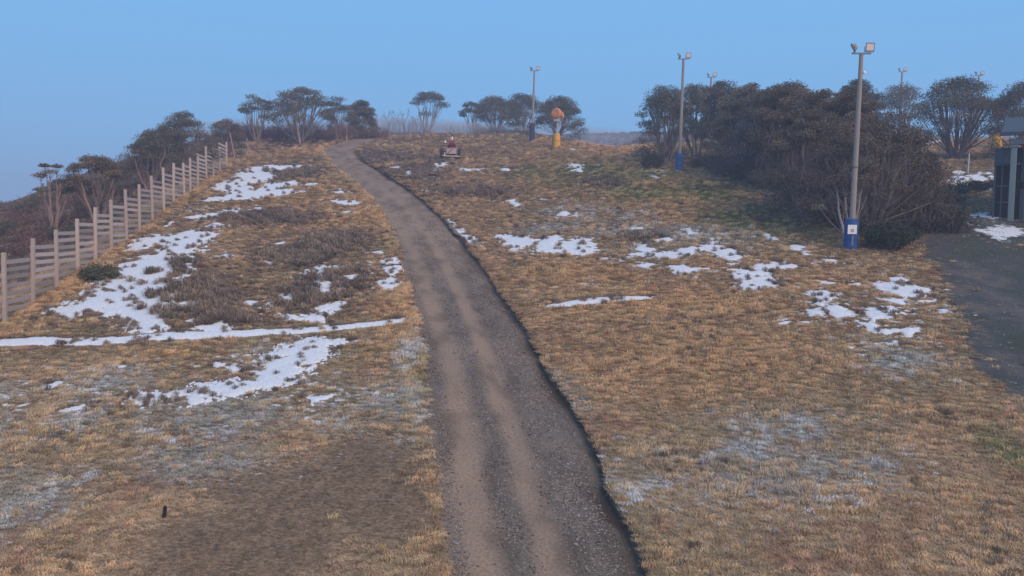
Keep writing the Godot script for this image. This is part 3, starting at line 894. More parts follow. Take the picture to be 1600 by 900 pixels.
# a snow gum: several stems from one base, limbs that fork outwards, leaf clumps that form an uneven umbrella
# o: stems, clumps, leaves (per clump), low (0..1 how far down the crown reaches), leaf (size), flat, tone, bark, lean, seed
func gum(label: String, x: float, d: float, H: float, W: float, o: Dictionary) -> void:
	var rng := RandomNumberGenerator.new()
	rng.seed = o.get("seed", 1)
	var t := thing("snow_gum", label, "tree", on_ground(x, d, 0.1), "snow gums on the ridge")
	var tr := Geo.new()
	var cr := Geo.new()
	var R := W * 0.5
	var n: int = o.get("clumps", 26)
	var low: float = o.get("low", 0.45)
	var lsz: float = o.get("leaf", 0.24) * 0.74
	var fl: float = o.get("flat", 0.5)
	var tone: Color = o.get("tone", Color(0.06, 0.06, 0.045))
	var bark: Color = o.get("bark", Color(0.40, 0.33, 0.30))
	var lean: float = o.get("lean", 0.0)
	var stems: int = o.get("stems", 4)
	var sides := 6 if d < 70.0 else 5
	var ends := []
	var mids := []
	var r0: float = o.get("girth", 0.05 + H * 0.014)
	for s in stems:
		var a := TAU * (s + rng.randf_range(-0.3, 0.3)) / stems
		var out := R * rng.randf_range(0.3, 0.62) * (0.6 if stems == 1 else 1.0)
		var foot := Vector3(cos(a), 0, sin(a)) * r0 * 1.2
		var e := Vector3(cos(a) * out + lean * R, H * rng.randf_range(0.58, 0.74), sin(a) * out)
		var m := Vector3(cos(a) * out * rng.randf_range(0.35, 0.75), H * rng.randf_range(0.2, 0.34), sin(a) * out * 0.55)
		var pts := bez(foot, m, e, 7)
		for k in range(1, 7): pts[k] += Vector3(rng.randf_range(-1, 1), rng.randf_range(-0.4, 0.4), rng.randf_range(-1, 1)) * H * 0.016
		var rr := taper(r0 * rng.randf_range(0.75, 1.1), r0 * 0.4, 7)
		rr[0] *= 1.35
		var sh := rng.randf_range(0.75, 1.2)
		tr.tube(pts, rr, sides, Color(bark.r * sh, bark.g * sh, bark.b * sh))
		ends.append(pts[7]); mids.append(pts)
	for i in n:
		var a := 2.39996 * i + rng.randf_range(-0.5, 0.5)
		var q := sqrt((i + 0.5) / n) * rng.randf_range(0.82, 1.04)
		var top := H * (1.0 - (1.0 - low) * pow(q, 2.6)) 
		var y := top - H * 0.28 * pow(rng.randf(), 2.2) * (1.0 - low * 0.5)
		var cs: float = W * rng.randf_range(0.085, 0.15) * o.get("puff", 1.0)
		var c := Vector3(cos(a) * q * (R - cs * 0.7) + lean * R * (y / H), y - cs * fl, sin(a) * q * (R - cs * 0.7))
		# limb from the nearest stem
		var best := 0
		for s in stems:
			if ends[s].distance_squared_to(c) < ends[best].distance_squared_to(c): best = s
		var kk := clampi(int(7.0 * clampf(c.y / H * 0.85 - rng.randf_range(0.05, 0.3), 0.15, 1.0)), 1, 7)
		var st: Vector3 = mids[best][kk]
		var md := st.lerp(c, 0.5) + Vector3(0, -0.06 * H * rng.randf_range(-0.3, 1.0), 0) + Vector3(rng.randf_range(-1, 1), 0, rng.randf_range(-1, 1)) * 0.04 * H
		var lim := bez(st, md, c + Vector3(0, -cs * fl * 0.3, 0), 5)
		var lr := r0 * rng.randf_range(0.26, 0.4)
		tr.tube(lim, taper(lr, 0.012 + lr * 0.2, 5), 4, bark * rng.randf_range(0.65, 1.0))
		for w in 4:
			var e := c + Vector3(rng.randf_range(-1, 1) * cs, rng.randf_range(-0.2, 0.9) * cs * fl, rng.randf_range(-1, 1) * cs)
			tr.tube([lim[4], lim[4].lerp(e, 0.5) + Vector3(0, 0.05, 0), e], [0.016, 0.012, 0.006], 3, bark * 0.55, false)
		var ct := rng.randf_range(0.65, 1.4)
		var hue := rng.randf_range(-1.0, 1.0)
		for l in int(o.get("leaves", 200) * 1.65 * rng.randf_range(0.6, 1.25)):
			var v := Vector3(rng.randfn(), rng.randfn(), rng.randfn()).normalized() * pow(rng.randf(), 0.45)
			v.y = v.y * 0.75 + 0.12 - 0.3 * (v.x * v.x + v.z * v.z) + rng.randf_range(-0.15, 0.1)
			var p := c + Vector3(v.x * cs * 1.25, v.y * cs * fl * 1.5, v.z * cs * 1.25)
			var f := ct * rng.randf_range(0.7, 1.35)
			leaf(cr, p, rng, lsz * rng.randf_range(0.6, 1.2), lsz * 0.42, Color(tone.r * f * rng.randf_range(0.9, 1.2) * (1.0 + 0.14 * hue), tone.g * f, tone.b * f * (1.0 - 0.12 * hue)))
	# bare twigs inside the crown and below it
	for w in int(o.get("twigs", 0)):
		var a := rng.randf() * TAU
		var q := sqrt(rng.randf())
		var p := Vector3(cos(a) * q * R * 0.95, H * rng.randf_range(0.05, low + 0.25), sin(a) * q * R * 0.95)
		var e := p + Vector3(rng.randf_range(-1, 1) * 0.5, rng.randf_range(0.3, 1.0), rng.randf_range(-1, 1) * 0.5)
		tr.tube([p, p.lerp(e, 0.5) + Vector3(rng.randf_range(-0.1, 0.1), 0, 0.05), e], [0.018, 0.014, 0.006], 3, Color(0.26, 0.20, 0.185) * rng.randf_range(0.6, 1.4), false)
	part("trunk", tr, M.bark, t)
	part("crown", cr, M.leaf, t)

# a low bush: many thin stems fanning from the base, small leaves or bare
func bush(called: String, label: String, group: String, x: float, d: float, H: float, W: float, leaves: int, tone: Color, twig: Color, sd: int) -> void:
	var rng := RandomNumberGenerator.new()
	rng.seed = sd
	var t := thing(called, label, "shrub", on_ground(x, d, 0.08), group)
	var tr := Geo.new()
	var cr := Geo.new()
	for s in 46:
		var a := rng.randf() * TAU
		var q := sqrt(rng.randf())
		var foot := Vector3(cos(a), 0, sin(a)) * q * W * 0.22
		var e := Vector3(cos(a) * q * W * 0.5, H * sqrt(maxf(0.05, 1.0 - q * q * 0.85)) * rng.randf_range(0.75, 1.05), sin(a) * q * W * 0.5)
		var m := foot.lerp(e, 0.5) + Vector3(rng.randf_range(-0.15, 0.15), H * 0.08, rng.randf_range(-0.15, 0.15))
		var tw := twig * rng.randf_range(0.6, 1.4)
		tr.tube(bez(foot, m, e, 3), taper(0.028, 0.008, 3), 3, tw, false)
		for k in 4:
			var b := foot.lerp(e, rng.randf_range(0.35, 0.9))
			var f := b + Vector3(rng.randf_range(-1, 1), rng.randf_range(0.1, 1.0), rng.randf_range(-1, 1)).normalized() * H * rng.randf_range(0.15, 0.35)
			tr.tube([b, f], [0.013, 0.005], 3, tw, false)
			for l in leaves:
				var p := b.lerp(f, rng.randf()) + Vector3(rng.randfn(), rng.randfn(), rng.randfn()) * 0.09
				var ff := rng.randf_range(0.6, 1.4)
				leaf(cr, p, rng, 0.16 * rng.randf_range(0.6, 1.2), 0.07, Color(tone.r * ff, tone.g * ff, tone.b * ff))
	part("stems", tr, M.bark, t)
	if leaves > 0: part("foliage", cr, M.leaf, t)

func fork(g: Geo, p: Vector3, dir: Vector3, l: float, r: float, deep: int, rng: RandomNumberGenerator, col: Color) -> void:
	var e := p + dir * l
	var m := p.lerp(e, 0.5) + Vector3(rng.randf_range(-1, 1), 0, rng.randf_range(-1, 1)) * l * 0.08
	g.tube([p, m, e], [r, r * 0.85, r * 0.65], 4, col, deep == 0)
	if deep == 0: return
	for k in 2 + (rng.randi() % 2):
		var nd := (dir + Vector3(rng.randf_range(-1, 1), rng.randf_range(-0.1, 0.6), rng.randf_range(-1, 1)) * 0.6).normalized()
		fork(g, p.lerp(e, rng.randf_range(0.55, 1.0)), nd, l * rng.randf_range(0.5, 0.8), r * 0.6, deep - 1, rng, col)

func dead_tree(label: String, x: float, d: float, H: float, sd: int) -> void:
	var rng := RandomNumberGenerator.new()
	rng.seed = sd
	var t := thing("dead_tree", label, "dead tree", on_ground(x, d, 0.1), "bare dead trees on the crest")
	var n := 2 + sd % 2
	for s in n:
		var g := Geo.new()
		var a := TAU * s / n + rng.randf()
		fork(g, Vector3(cos(a), 0, sin(a)) * 0.12, Vector3(cos(a) * 0.25, 1, sin(a) * 0.25).normalized(), H * 0.48 * rng.randf_range(0.75, 1.0), 0.07, 3, rng, Color(0.27, 0.22, 0.21))
		part("stem", g, M.bark, t)

# ---------- things ----------
func make_fence() -> void:
	var rng := RandomNumberGenerator.new()
	rng.seed = 12
	var t := thing("snow_fence", "weathered timber snow fence of horizontal slats climbing the left side", "fence", on_ground(POSTS[0][0], POSTS[0][1]))
	var off := -t.position
	for k in POSTS.size():
		var p = POSTS[k]
		var g := Geo.new()
		var f := rng.randf_range(0.85, 1.15)
		var h: float = p[2]
		var base := on_ground(p[0], p[1]) + off
		g.box(Transform3D(Basis(Vector3(1, 0, 0), rng.randf_range(-0.012, 0.012)) * Basis(Vector3(0, 0, 1), rng.randf_range(-0.02, 0.02)), base + Vector3(0, h * 0.5 - 0.3, 0)), Vector3(0.16, h + 0.6, 0.16), Color(0.64 * f, 0.53 * f, 0.475 * f), 0.012)
		part("post", g, M.timber, t)
	for k in POSTS.size() - 1:
		var a := on_ground(POSTS[k][0], POSTS[k][1]) + off
		var b := on_ground(POSTS[k + 1][0], POSTS[k + 1][1]) + off
		var n := 7
		for s in n:      # each panel's slats run level, so the panels step up the hill
			var g := Geo.new()
			var y := b.y + 0.02 + s * 0.365
			var pa := Vector3(a.x - 0.105, y + rng.randf_range(-0.03, 0.02), a.z)
			var pb := Vector3(b.x - 0.105, y + rng.randf_range(-0.02, 0.03), b.z)
			var dir := (pb - pa)
			var l := dir.length()
			dir = dir.normalized()
			var side := dir.cross(Vector3.UP).normalized()
			var f := rng.randf_range(0.62, 1.25)
			g.box(Transform3D(Basis(dir, side.cross(dir), side), (pa + pb) * 0.5), Vector3(l - 0.012, 0.19, 0.036), Color(0.66 * f, 0.55 * f, 0.51 * f), 0.006)
			part("slat", g, M.timber, t)

func floodlight(parent: Node3D, at: Vector3, yaw: float, tilt: float) -> void:
	var g := Geo.new()
	var b := Basis(Vector3.UP, yaw) * Basis(Vector3(1, 0, 0), tilt)
	var t := Transform3D(b.scaled(Vector3.ONE * 0.8), at + Vector3(0, 0.3, 0))
	# housing: a tapering tray, wide face to the front (+z)
	var fr := []
	var bk := []
	for m in [[-1, -1], [1, -1], [1, 1], [-1, 1]]:
		fr.append(t * Vector3(m[0] * 0.3, m[1] * 0.25, 0.1)); bk.append(t * Vector3(m[0] * 0.2, m[1] * 0.16, -0.16))
	for k in 4: g.face(fr[k], fr[(k + 1) % 4], bk[(k + 1) % 4], bk[k], t.origin, Color.WHITE)
	g.face(bk[0], bk[1], bk[2], bk[3], t.origin, Color.WHITE)
	g.box(t * Transform3D(Basis(), Vector3(0, 0.27, 0.1)), Vector3(0.64, 0.05, 0.07)); g.box(t * Transform3D(Basis(), Vector3(0, -0.27, 0.1)), Vector3(0.64, 0.05, 0.07))
	g.box(t * Transform3D(Basis(), Vector3(0.305, 0, 0.1)), Vector3(0.045, 0.488, 0.066)); g.box(t * Transform3D(Basis(), Vector3(-0.305, 0, 0.1)), Vector3(0.045, 0.488, 0.066))
	var h := part("floodlight", g, M.metal, parent)
	var gl := Geo.new()
	gl.box(t * Transform3D(Basis(), Vector3(0, 0, 0.106)), Vector3(0.56, 0.485, 0.02))
	part("lens", gl, M.lens, h)
	var br := Geo.new()
	br.box(Transform3D(Basis(Vector3.UP, yaw), at + Basis(Vector3.UP, yaw) * Vector3(-0.28, 0.17, 0)), Vector3(0.02, 0.3, 0.05))
	br.box(Transform3D(Basis(Vector3.UP, yaw), at + Basis(Vector3.UP, yaw) * Vector3(0.28, 0.17, 0)), Vector3(0.02, 0.3, 0.05))
	br.box(Transform3D(Basis(Vector3.UP, yaw), at + Vector3(0, 0.03, 0)), Vector3(0.58, 0.03, 0.06))
	part("bracket", br, M.metal, h)

func light_pole(label: String, x: float, d: float, H: float, lean: float, pad_h: float, pad: Color, detail: int) -> Node3D:
	var t := thing("floodlight_pole", label, "light pole", on_ground(x, d), "floodlight poles along the run")
	var g := Geo.new()
	var top := Vector3(lean, H, 0)
	var body := Color(0.40, 0.365, 0.35)
	g.tube([Vector3(0, -0.4, 0), top * 0.3, top * 0.65, top], [0.185, 0.165, 0.145, 0.12], 14, body)
	part("pole", g, M.pole, t)
	var c := Geo.new()
	c.box(Transform3D(Basis(Vector3.UP, 0.25) * Basis(Vector3(0, 0, 1), 0.06), top + Vector3(0, 0.07, 0)), Vector3(1.25, 0.09, 0.1), Color.WHITE, 0.01)
	part("crossbar", c, M.metal, t)
	floodlight(t, top + Vector3(-0.46, 0.1, 0.1), -1.9, 0.5)
	floodlight(t, top + Vector3(0.5, 0.16, -0.12), 0.1, 0.06)
	if detail > 0:
		var b := Geo.new()
		b.lathe(Transform3D(Basis(), top + Vector3(0.19, -1.05, 0.05)), [[0.0, -0.09], [0.06, -0.08], [0.09, 0.0], [0.06, 0.08], [0.0, 0.09]], 10)
		b.box(Transform3D(Basis(), top + Vector3(0.12, -1.05, 0.02)), Vector3(0.16, 0.04, 0.04))
		part("insulator", b, M.white, t)
		var st := Geo.new()
		st.tube([top * 0.42 + Vector3(0.0, 0.0, 0), top * 0.42 + Vector3(0, 0.06, 0)], [0.172, 0.172], 14, Color(0.12, 0.12, 0.13))
		part("band", st, M.paint, t)
	if pad_h > 0.0:
		var p := Geo.new()
		var r := 0.40
		p.lathe(Transform3D(Basis(), Vector3.ZERO), [[0.2, -0.15], [r, -0.12], [r * 1.03, 0.2], [r * 1.0, pad_h * 0.5], [r * 1.03, pad_h * 0.8], [r * 0.97, pad_h - 0.04], [r * 0.85, pad_h], [0.16, pad_h + 0.01]], 20, pad)
		var o := part("pad", p, M.paint, t, "blue wrap-around crash pad at the foot of the pole")
		for k in 2:
			var s := Geo.new()
			var y := pad_h * (0.3 + 0.42 * k)
			s.lathe(Transform3D(), [[r * 1.0, y - 0.035], [r * 1.055, y - 0.03], [r * 1.055, y + 0.03], [r * 1.0, y + 0.035]], 20, pad * 0.7)
			part("strap", s, M.paint, o)
	return t

func make_poles() -> void:
	var blue := Color(0.04, 0.125, 0.37)
	var p := light_pole("tall grey floodlight pole with a white sign on its blue pad, nearest of the poles", 20.04, 49.38, 11.3, 0.15, 1.75, blue, 1)
	# the white sign with its dark ring, on the side of the pad that faces downhill
	var s := Geo.new()
	var dir := Vector3(-0.28, 0, 0.96).normalized()
	var b := Basis(Vector3.UP.cross(dir), Vector3.UP, dir)
	s.box(Transform3D(b, dir * 0.445 + Vector3(0, 1.12, 0)), Vector3(0.50, 0.54, 0.02), Color.WHITE, 0.004)
	var sign := part("sign", s, M.white, p, "small square white sign with a dark ring")
	var ring := Geo.new()
	for k in 20:
		var a0 := TAU * k / 20.0; var a1 := TAU * (k + 1) / 20.0
		var o := dir * 0.458 + Vector3(0, 1.05, 0)
		ring.quad(o + b * Vector3(cos(a0) * 0.09, sin(a0) * 0.09, 0), o + b * Vector3(cos(a1) * 0.09, sin(a1) * 0.09, 0), o + b * Vector3(cos(a1) * 0.05, sin(a1) * 0.05, 0), o + b * Vector3(cos(a0) * 0.05, sin(a0) * 0.05, 0), Color.WHITE)
	part("ring_emblem", ring, M.ink, sign)
	var strip := Geo.new()
	strip.box(Transform3D(b, dir * 0.43 + Vector3(0.04, 0.48, 0)), Vector3(0.075, 0.62, 0.02), Color(0.30, 0.34, 0.50))
	part("seam", strip, M.paint, p)
	light_pole("slim grey floodlight pole with a plain blue pad at the edge of the trees", 16.96, 85.94, 11.2, 0.14, 1.75, Color(0.04, 0.14, 0.42), 0)
	light_pole("distant floodlight pole with a long dull navy pad beside the orange snow gun", 2.65, 125.0, 10.3, 0.22, 2.7, Color(0.045, 0.06, 0.14), 0)
	light_pole("far floodlight pole rising just behind the crowns right of the slim blue padded pole", 26.9, 116.0, 9.0, 0.05, 0.0, blue, 0)
	light_pole("far floodlight pole above the small gums right of the nearest pole", 57.6, 126.0, 10.4, 0.1, 0.0, blue, 0)
	light_pole("rightmost far floodlight pole above the tree beside the dark building", 65.6, 119.5, 9.0, 0.0, 0.0, blue, 0)

func snow_gun(label: String, x: float, d: float, turn: float) -> void:
	var t := thing("snow_gun", label, "snow gun", on_ground(x, d), "fan snow guns on towers")
	t.rotation.y = turn
	var yel := Color(0.95, 0.50, 0.07)
	var p := Geo.new()
	p.lathe(Transform3D(Basis(), Vector3(0.12, 0, 0.1)), [[0.2, -0.2], [0.5, -0.15], [0.5, 0.3], [0.47, 1.2], [0.40, 1.9], [0.34, 2.0], [0.1, 2.02]], 20, yel)
	var o := part("pad", p, M.paint, t, "bright yellow crash pad round the tower")
	var s := Geo.new()
	s.lathe(Transform3D(Basis(), Vector3(0.12, 0, 0.1)), [[0.46, 0.95], [0.505, 0.96], [0.505, 1.04], [0.46, 1.05]], 20, yel * 0.7)
	part("strap", s, M.paint, o)
	var p2 := Geo.new()
	p2.lathe(Transform3D(Basis(), Vector3(-0.5, 0, -0.25)), [[0.15, -0.2], [0.3, -0.15], [0.29, 1.0], [0.24, 1.9], [0.05, 1.95]], 16, Color(0.6, 0.36, 0.14))
	part("pad", p2, M.paint, t, "duller yellow pad round the water hydrant")
	var m := Geo.new()
	m.tube([Vector3(0.12, 0, 0.1), Vector3(0.12, 3.75, 0.1)], [0.12, 0.1], 12, Color(0.5, 0.48, 0.5))
	part("tower", m, M.pole, t)
	var c := Geo.new()
	c.box(Transform3D(Basis(), Vector3(0.05, 3.85, 0.1)), Vector3(0.62, 0.34, 0.5), Color.WHITE, 0.03)
	c.box(Transform3D(Basis(), Vector3(-0.3, 4.15, 0.1)), Vector3(0.06, 0.5, 0.3), Color.WHITE, 0.01)
	c.box(Transform3D(Basis(), Vector3(0.5, 4.15, 0.1)), Vector3(0.06, 0.5, 0.3), Color.WHITE, 0.01)
	part("yoke", c, M.white, t)
	var f := Geo.new()
	var ft := Transform3D(Basis(Vector3(1, 0, 0), -PI / 2 - 0.15), Vector3(0.1, 4.62, 0.0))
	f.lathe(ft, [[0.0, -0.72], [0.45, -0.71], [0.64, -0.66], [0.72, -0.5], [0.68, 0.0], [0.62, 0.55], [0.60, 0.72], [0.54, 0.74], [0.52, 0.3]], 24, Color(0.92, 0.38, 0.14))
	var fan := part("fan_drum", f, M.paint, t, "round orange fan housing")
	var ribs := Geo.new()
	for k in 12:
		var a := TAU * k / 12.0
		ribs.box(ft * Transform3D(Basis(Vector3.UP, -a), Vector3(cos(a) * 0.69, -0.1, sin(a) * 0.69)), Vector3(0.07, 0.8, 0.05), Color(0.75, 0.3, 0.12))
	for k in 3: ribs.lathe(ft, [[0.14 + k * 0.18, -0.715], [0.15 + k * 0.18, -0.75], [0.18 + k * 0.18, -0.75], [0.19 + k * 0.18, -0.715]], 20, Color(0.55, 0.2, 0.1))
	part("guard", ribs, M.paint, fan)
	var n := Geo.new()
	n.lathe(ft, [[0.545, 0.70], [0.63, 0.71], [0.64, 0.82], [0.60, 0.85], [0.54, 0.83]], 24, Color(0.55, 0.5, 0.5))
	part("nozzle_ring", n, M.paint, fan)
	var hub := Geo.new()
	hub.lathe(ft, [[0.0, 0.5], [0.14, 0.45], [0.18, 0.2], [0.18, -0.4]], 16, Color(0.35, 0.12, 0.05))
	for k in 8:
		var a := TAU * k / 8.0
		hub.box(ft * Transform3D(Basis(Vector3.UP, a) * Basis(Vector3(1, 0, 0), 0.6), Vector3(cos(a) * 0.33, 0.2, -sin(a) * 0.33)), Vector3(0.36, 0.012, 0.17), Color(0.40, 0.15, 0.06))
	part("fan", hub, M.paint, fan)
	var bx := Geo.new()
	bx.box(Transform3D(Basis(Vector3(0, 0, 1), 0.2), Vector3(0.86, 4.4, -0.05)), Vector3(0.22, 0.5, 0.5), Color(0.8, 0.42, 0.2), 0.03)
	part("compressor_box", bx, M.paint, t)
	var h := Geo.new()
	var hp := []
	for k in 11:
		var u := k / 10.0
		hp.append(Vector3(0.25 + 1.7 * u, 3.2 + 0.55 * u * u * u - 0.12 * sin(u * PI), -0.1))
	h.tube(hp, taper(0.05, 0.045, 10), 8, Color(0.52, 0.48, 0.5))
	part("swing_arm", h, M.pole, t)

func make_machine() -> void:
	# a small red wheeled machine seen from the front
	var t := thing("red_machine", "small red wheeled machine with pale front panel and white bumper bar parked on the slope", "machine", on_ground(-7.65, 102.55))
	t.rotation.y = 0.08
	t.scale = Vector3.ONE * 1.12
	var red := Color(0.30, 0.055, 0.055)
	var b := Geo.new()
	b.lathe(Transform3D(Basis.from_scale(Vector3(0.56, 0.98, 0.75)), Vector3(0.05, 0, -0.12)), [[0.9, 0.42], [1.0, 0.6], [0.98, 0.95], [0.8, 1.25], [0.72, 1.5], [0.5, 1.8], [0.3, 2.0], [0.0, 2.08]], 18, red)
	b.lathe(Transform3D(Basis.from_scale(Vector3(0.66, 1.0, 0.85)), Vector3(0, 0, -0.12)), [[0.6, 1.38], [0.82, 1.4], [0.84, 1.46], [0.6, 1.5]], 18, red * 0.55)
	b.box(Transform3D(Basis(), Vector3(0.12, 1.55, 0.42)), Vector3(0.5, 0.34, 0.2), red * 0.6, 0.04)
	b.box(Transform3D(Basis(), Vector3(0, 0.43, -0.15)), Vector3(1.2, 0.1, 1.6), red * 0.5, 0.01)
	part("body", b, M.paint, t, "tapering dark red body")
	var f := Geo.new()
	f.box(Transform3D(Basis(Vector3(1, 0, 0), -0.2), Vector3(0.02, 0.78, 0.78)), Vector3(1.08, 0.62, 0.05), Color(0.48, 0.38, 0.41), 0.01)
	var fp := part("front_panel", f, M.paint, t, "pale front panel with a dark slanting stripe")
	var d := Geo.new()
	d.box(Transform3D(Basis(Vector3(1, 0, 0), -0.2) * Basis(Vector3(0, 0, 1), 0.75), Vector3(-0.12, 0.79, 0.815)), Vector3(0.66, 0.1, 0.012), Color(0.2, 0.06, 0.08))
	part("stripe", d, M.paint, fp)
	for w in [[-1.05, 0.5, 0.3], [0.86, 0.5, 0.3], [-0.86, 0.45, -0.75], [0.86, 0.45, -0.75]]:
		var g := Geo.new()
		var wt := Transform3D(Basis(Vector3(0, 0, 1), PI / 2), Vector3(w[0], w[1], w[2]))
		g.lathe(wt, [[0.25, -0.14], [0.44, -0.16], [0.5, -0.08], [0.5, 0.08], [0.44, 0.16], [0.25, 0.14]], 20)
		var o := part("wheel", g, M.rubber, t)
		var r := Geo.new()
		r.lathe(wt, [[0.0, -0.12], [0.25, -0.12], [0.27, 0.0], [0.25, 0.12], [0.0, 0.12]], 14)
		part("rim", r, M.metal, o)
	var bu := Geo.new()
	bu.tube([Vector3(-1.0, 0.30, 0.75), Vector3(-0.6, 0.24, 1.02), Vector3(0.85, 0.2, 1.02), Vector3(0.95, 0.24, 0.85)], [0.055, 0.06, 0.06, 0.055], 8, Color(0.72, 0.68, 0.62))
	bu.box(Transform3D(Basis(), Vector3(-0.72, 0.45, 0.86)), Vector3(0.14, 0.36, 0.14), Color(0.75, 0.62, 0.45), 0.02)
	bu.box(Transform3D(Basis(), Vector3(0.5, 0.3, 0.8)), Vector3(0.1, 0.14, 0.42), Color(0.6, 0.55, 0.5), 0.02)
	part("bumper", bu, M.paint, t, "pale bumper bar")
	var hd := Geo.new()
	for sx in [-1.0, 1.0]: hd.tube([Vector3(0, 1.5, 0.25), Vector3(sx * 0.5, 1.62, 0.3), Vector3(sx * 0.86, 1.72, 0.1)], [0.035, 0.035, 0.035], 8, Color(0.06, 0.05, 0.05))
	part("handlebar", hd, M.paint, t)
	for q in [[-0.66, 1.82], [0.1, 2.22]]:
		var l := Geo.new()
		l.lathe(Transform3D(Basis(), Vector3(q[0], q[1], 0.1)), [[0.0, -0.2], [0.07, -0.18], [0.11, 0.0], [0.08, 0.14], [0.0, 0.17]], 10)
		part("marker_cap", l, M.white, t)
	var hoop := Geo.new()
	hoop.tube([Vector3(-1.2, 0.2, 0.7), Vector3(-1.26, 0.9, 0.6), Vector3(-1.05, 1.36, 0.45), Vector3(-0.55, 1.4, 0.35)], [0.05, 0.05, 0.05, 0.045], 8, Color(0.06, 0.05, 0.05))
	hoop.tube([Vector3(-1.2, 0.22, 0.7), Vector3(-0.6, 0.2, 0.95)], [0.05, 0.05], 8, Color(0.06, 0.05, 0.05))
	part("side_frame", hoop, M.paint, t)
	for sx in [-1.0, 1.0]:
		var fd := Geo.new()
		fd.tube([Vector3(sx * 0.95, 0.45, 0.86), Vector3(sx * 0.93, 0.98, 0.55), Vector3(sx * 0.9, 1.12, 0.1), Vector3(sx * 0.88, 0.95, -0.4)], [0.05, 0.09, 0.09, 0.05], 8, Color(0.05, 0.04, 0.045))
		part("mudguard", fd, M.paint, t)

func stake(label: String, x: float, d: float, H: float, lean: float, r: float, col: Color) -> void:
	var t := thing("marker_stake", label, "stake", on_ground(x, d), "marker stakes beside the run")
	var g := Geo.new()
	g.tube([Vector3(0, -0.3, 0), Vector3(lean * 0.5, H * 0.5, 0.01), Vector3(lean, H, 0)], [r, r * 0.95, r * 0.85], 8, col)
	part("shaft", g, M.timber, t)
	var c := Geo.new()
	c.tube([Vector3(lean, H + 0.002, 0), Vector3(lean * 1.02, H + 0.05, 0)], [r * 0.85, r * 0.5], 8, col * 0.75)
	part("tip", c, M.timber, t)

func make_stakes() -> void:
	var pale := Color(0.58, 0.40, 0.36)
	stake("leaning reddish wooden stake just past the upper end of the fence", -31.58, 95.4, 3.5, -0.69, 0.09, Color(0.46, 0.24, 0.22))
	stake("short upright grey stake beyond the upper end of the fence", -33.6, 105.6, 2.1, 0.02, 0.08, Color(0.4, 0.33, 0.33))
	stake("leaning pale stake in front of the large domed gum on the ridge", -30.3, 119.3, 3.1, -0.62, 0.1, pale)
	stake("upright pale stake left of the road where it bends", -25.1, 126.2, 2.75, -0.1, 0.1, pale)
	stake("slim dark stake beside the misty crest of the road", -25.2, 137.5, 3.2, -0.15, 0.07, Color(0.36, 0.22, 0.2))
	stake("short white stake in the snow left of the dark building", 42.5, 78.5, 1.95, 0.06, 0.07, Color(0.62, 0.6, 0.6))
	stake("short dark stake standing in the bare soil nearest the camera", -9.15, 21.6, 0.28, 0.03, 0.055, Color(0.035, 0.035, 0.035))

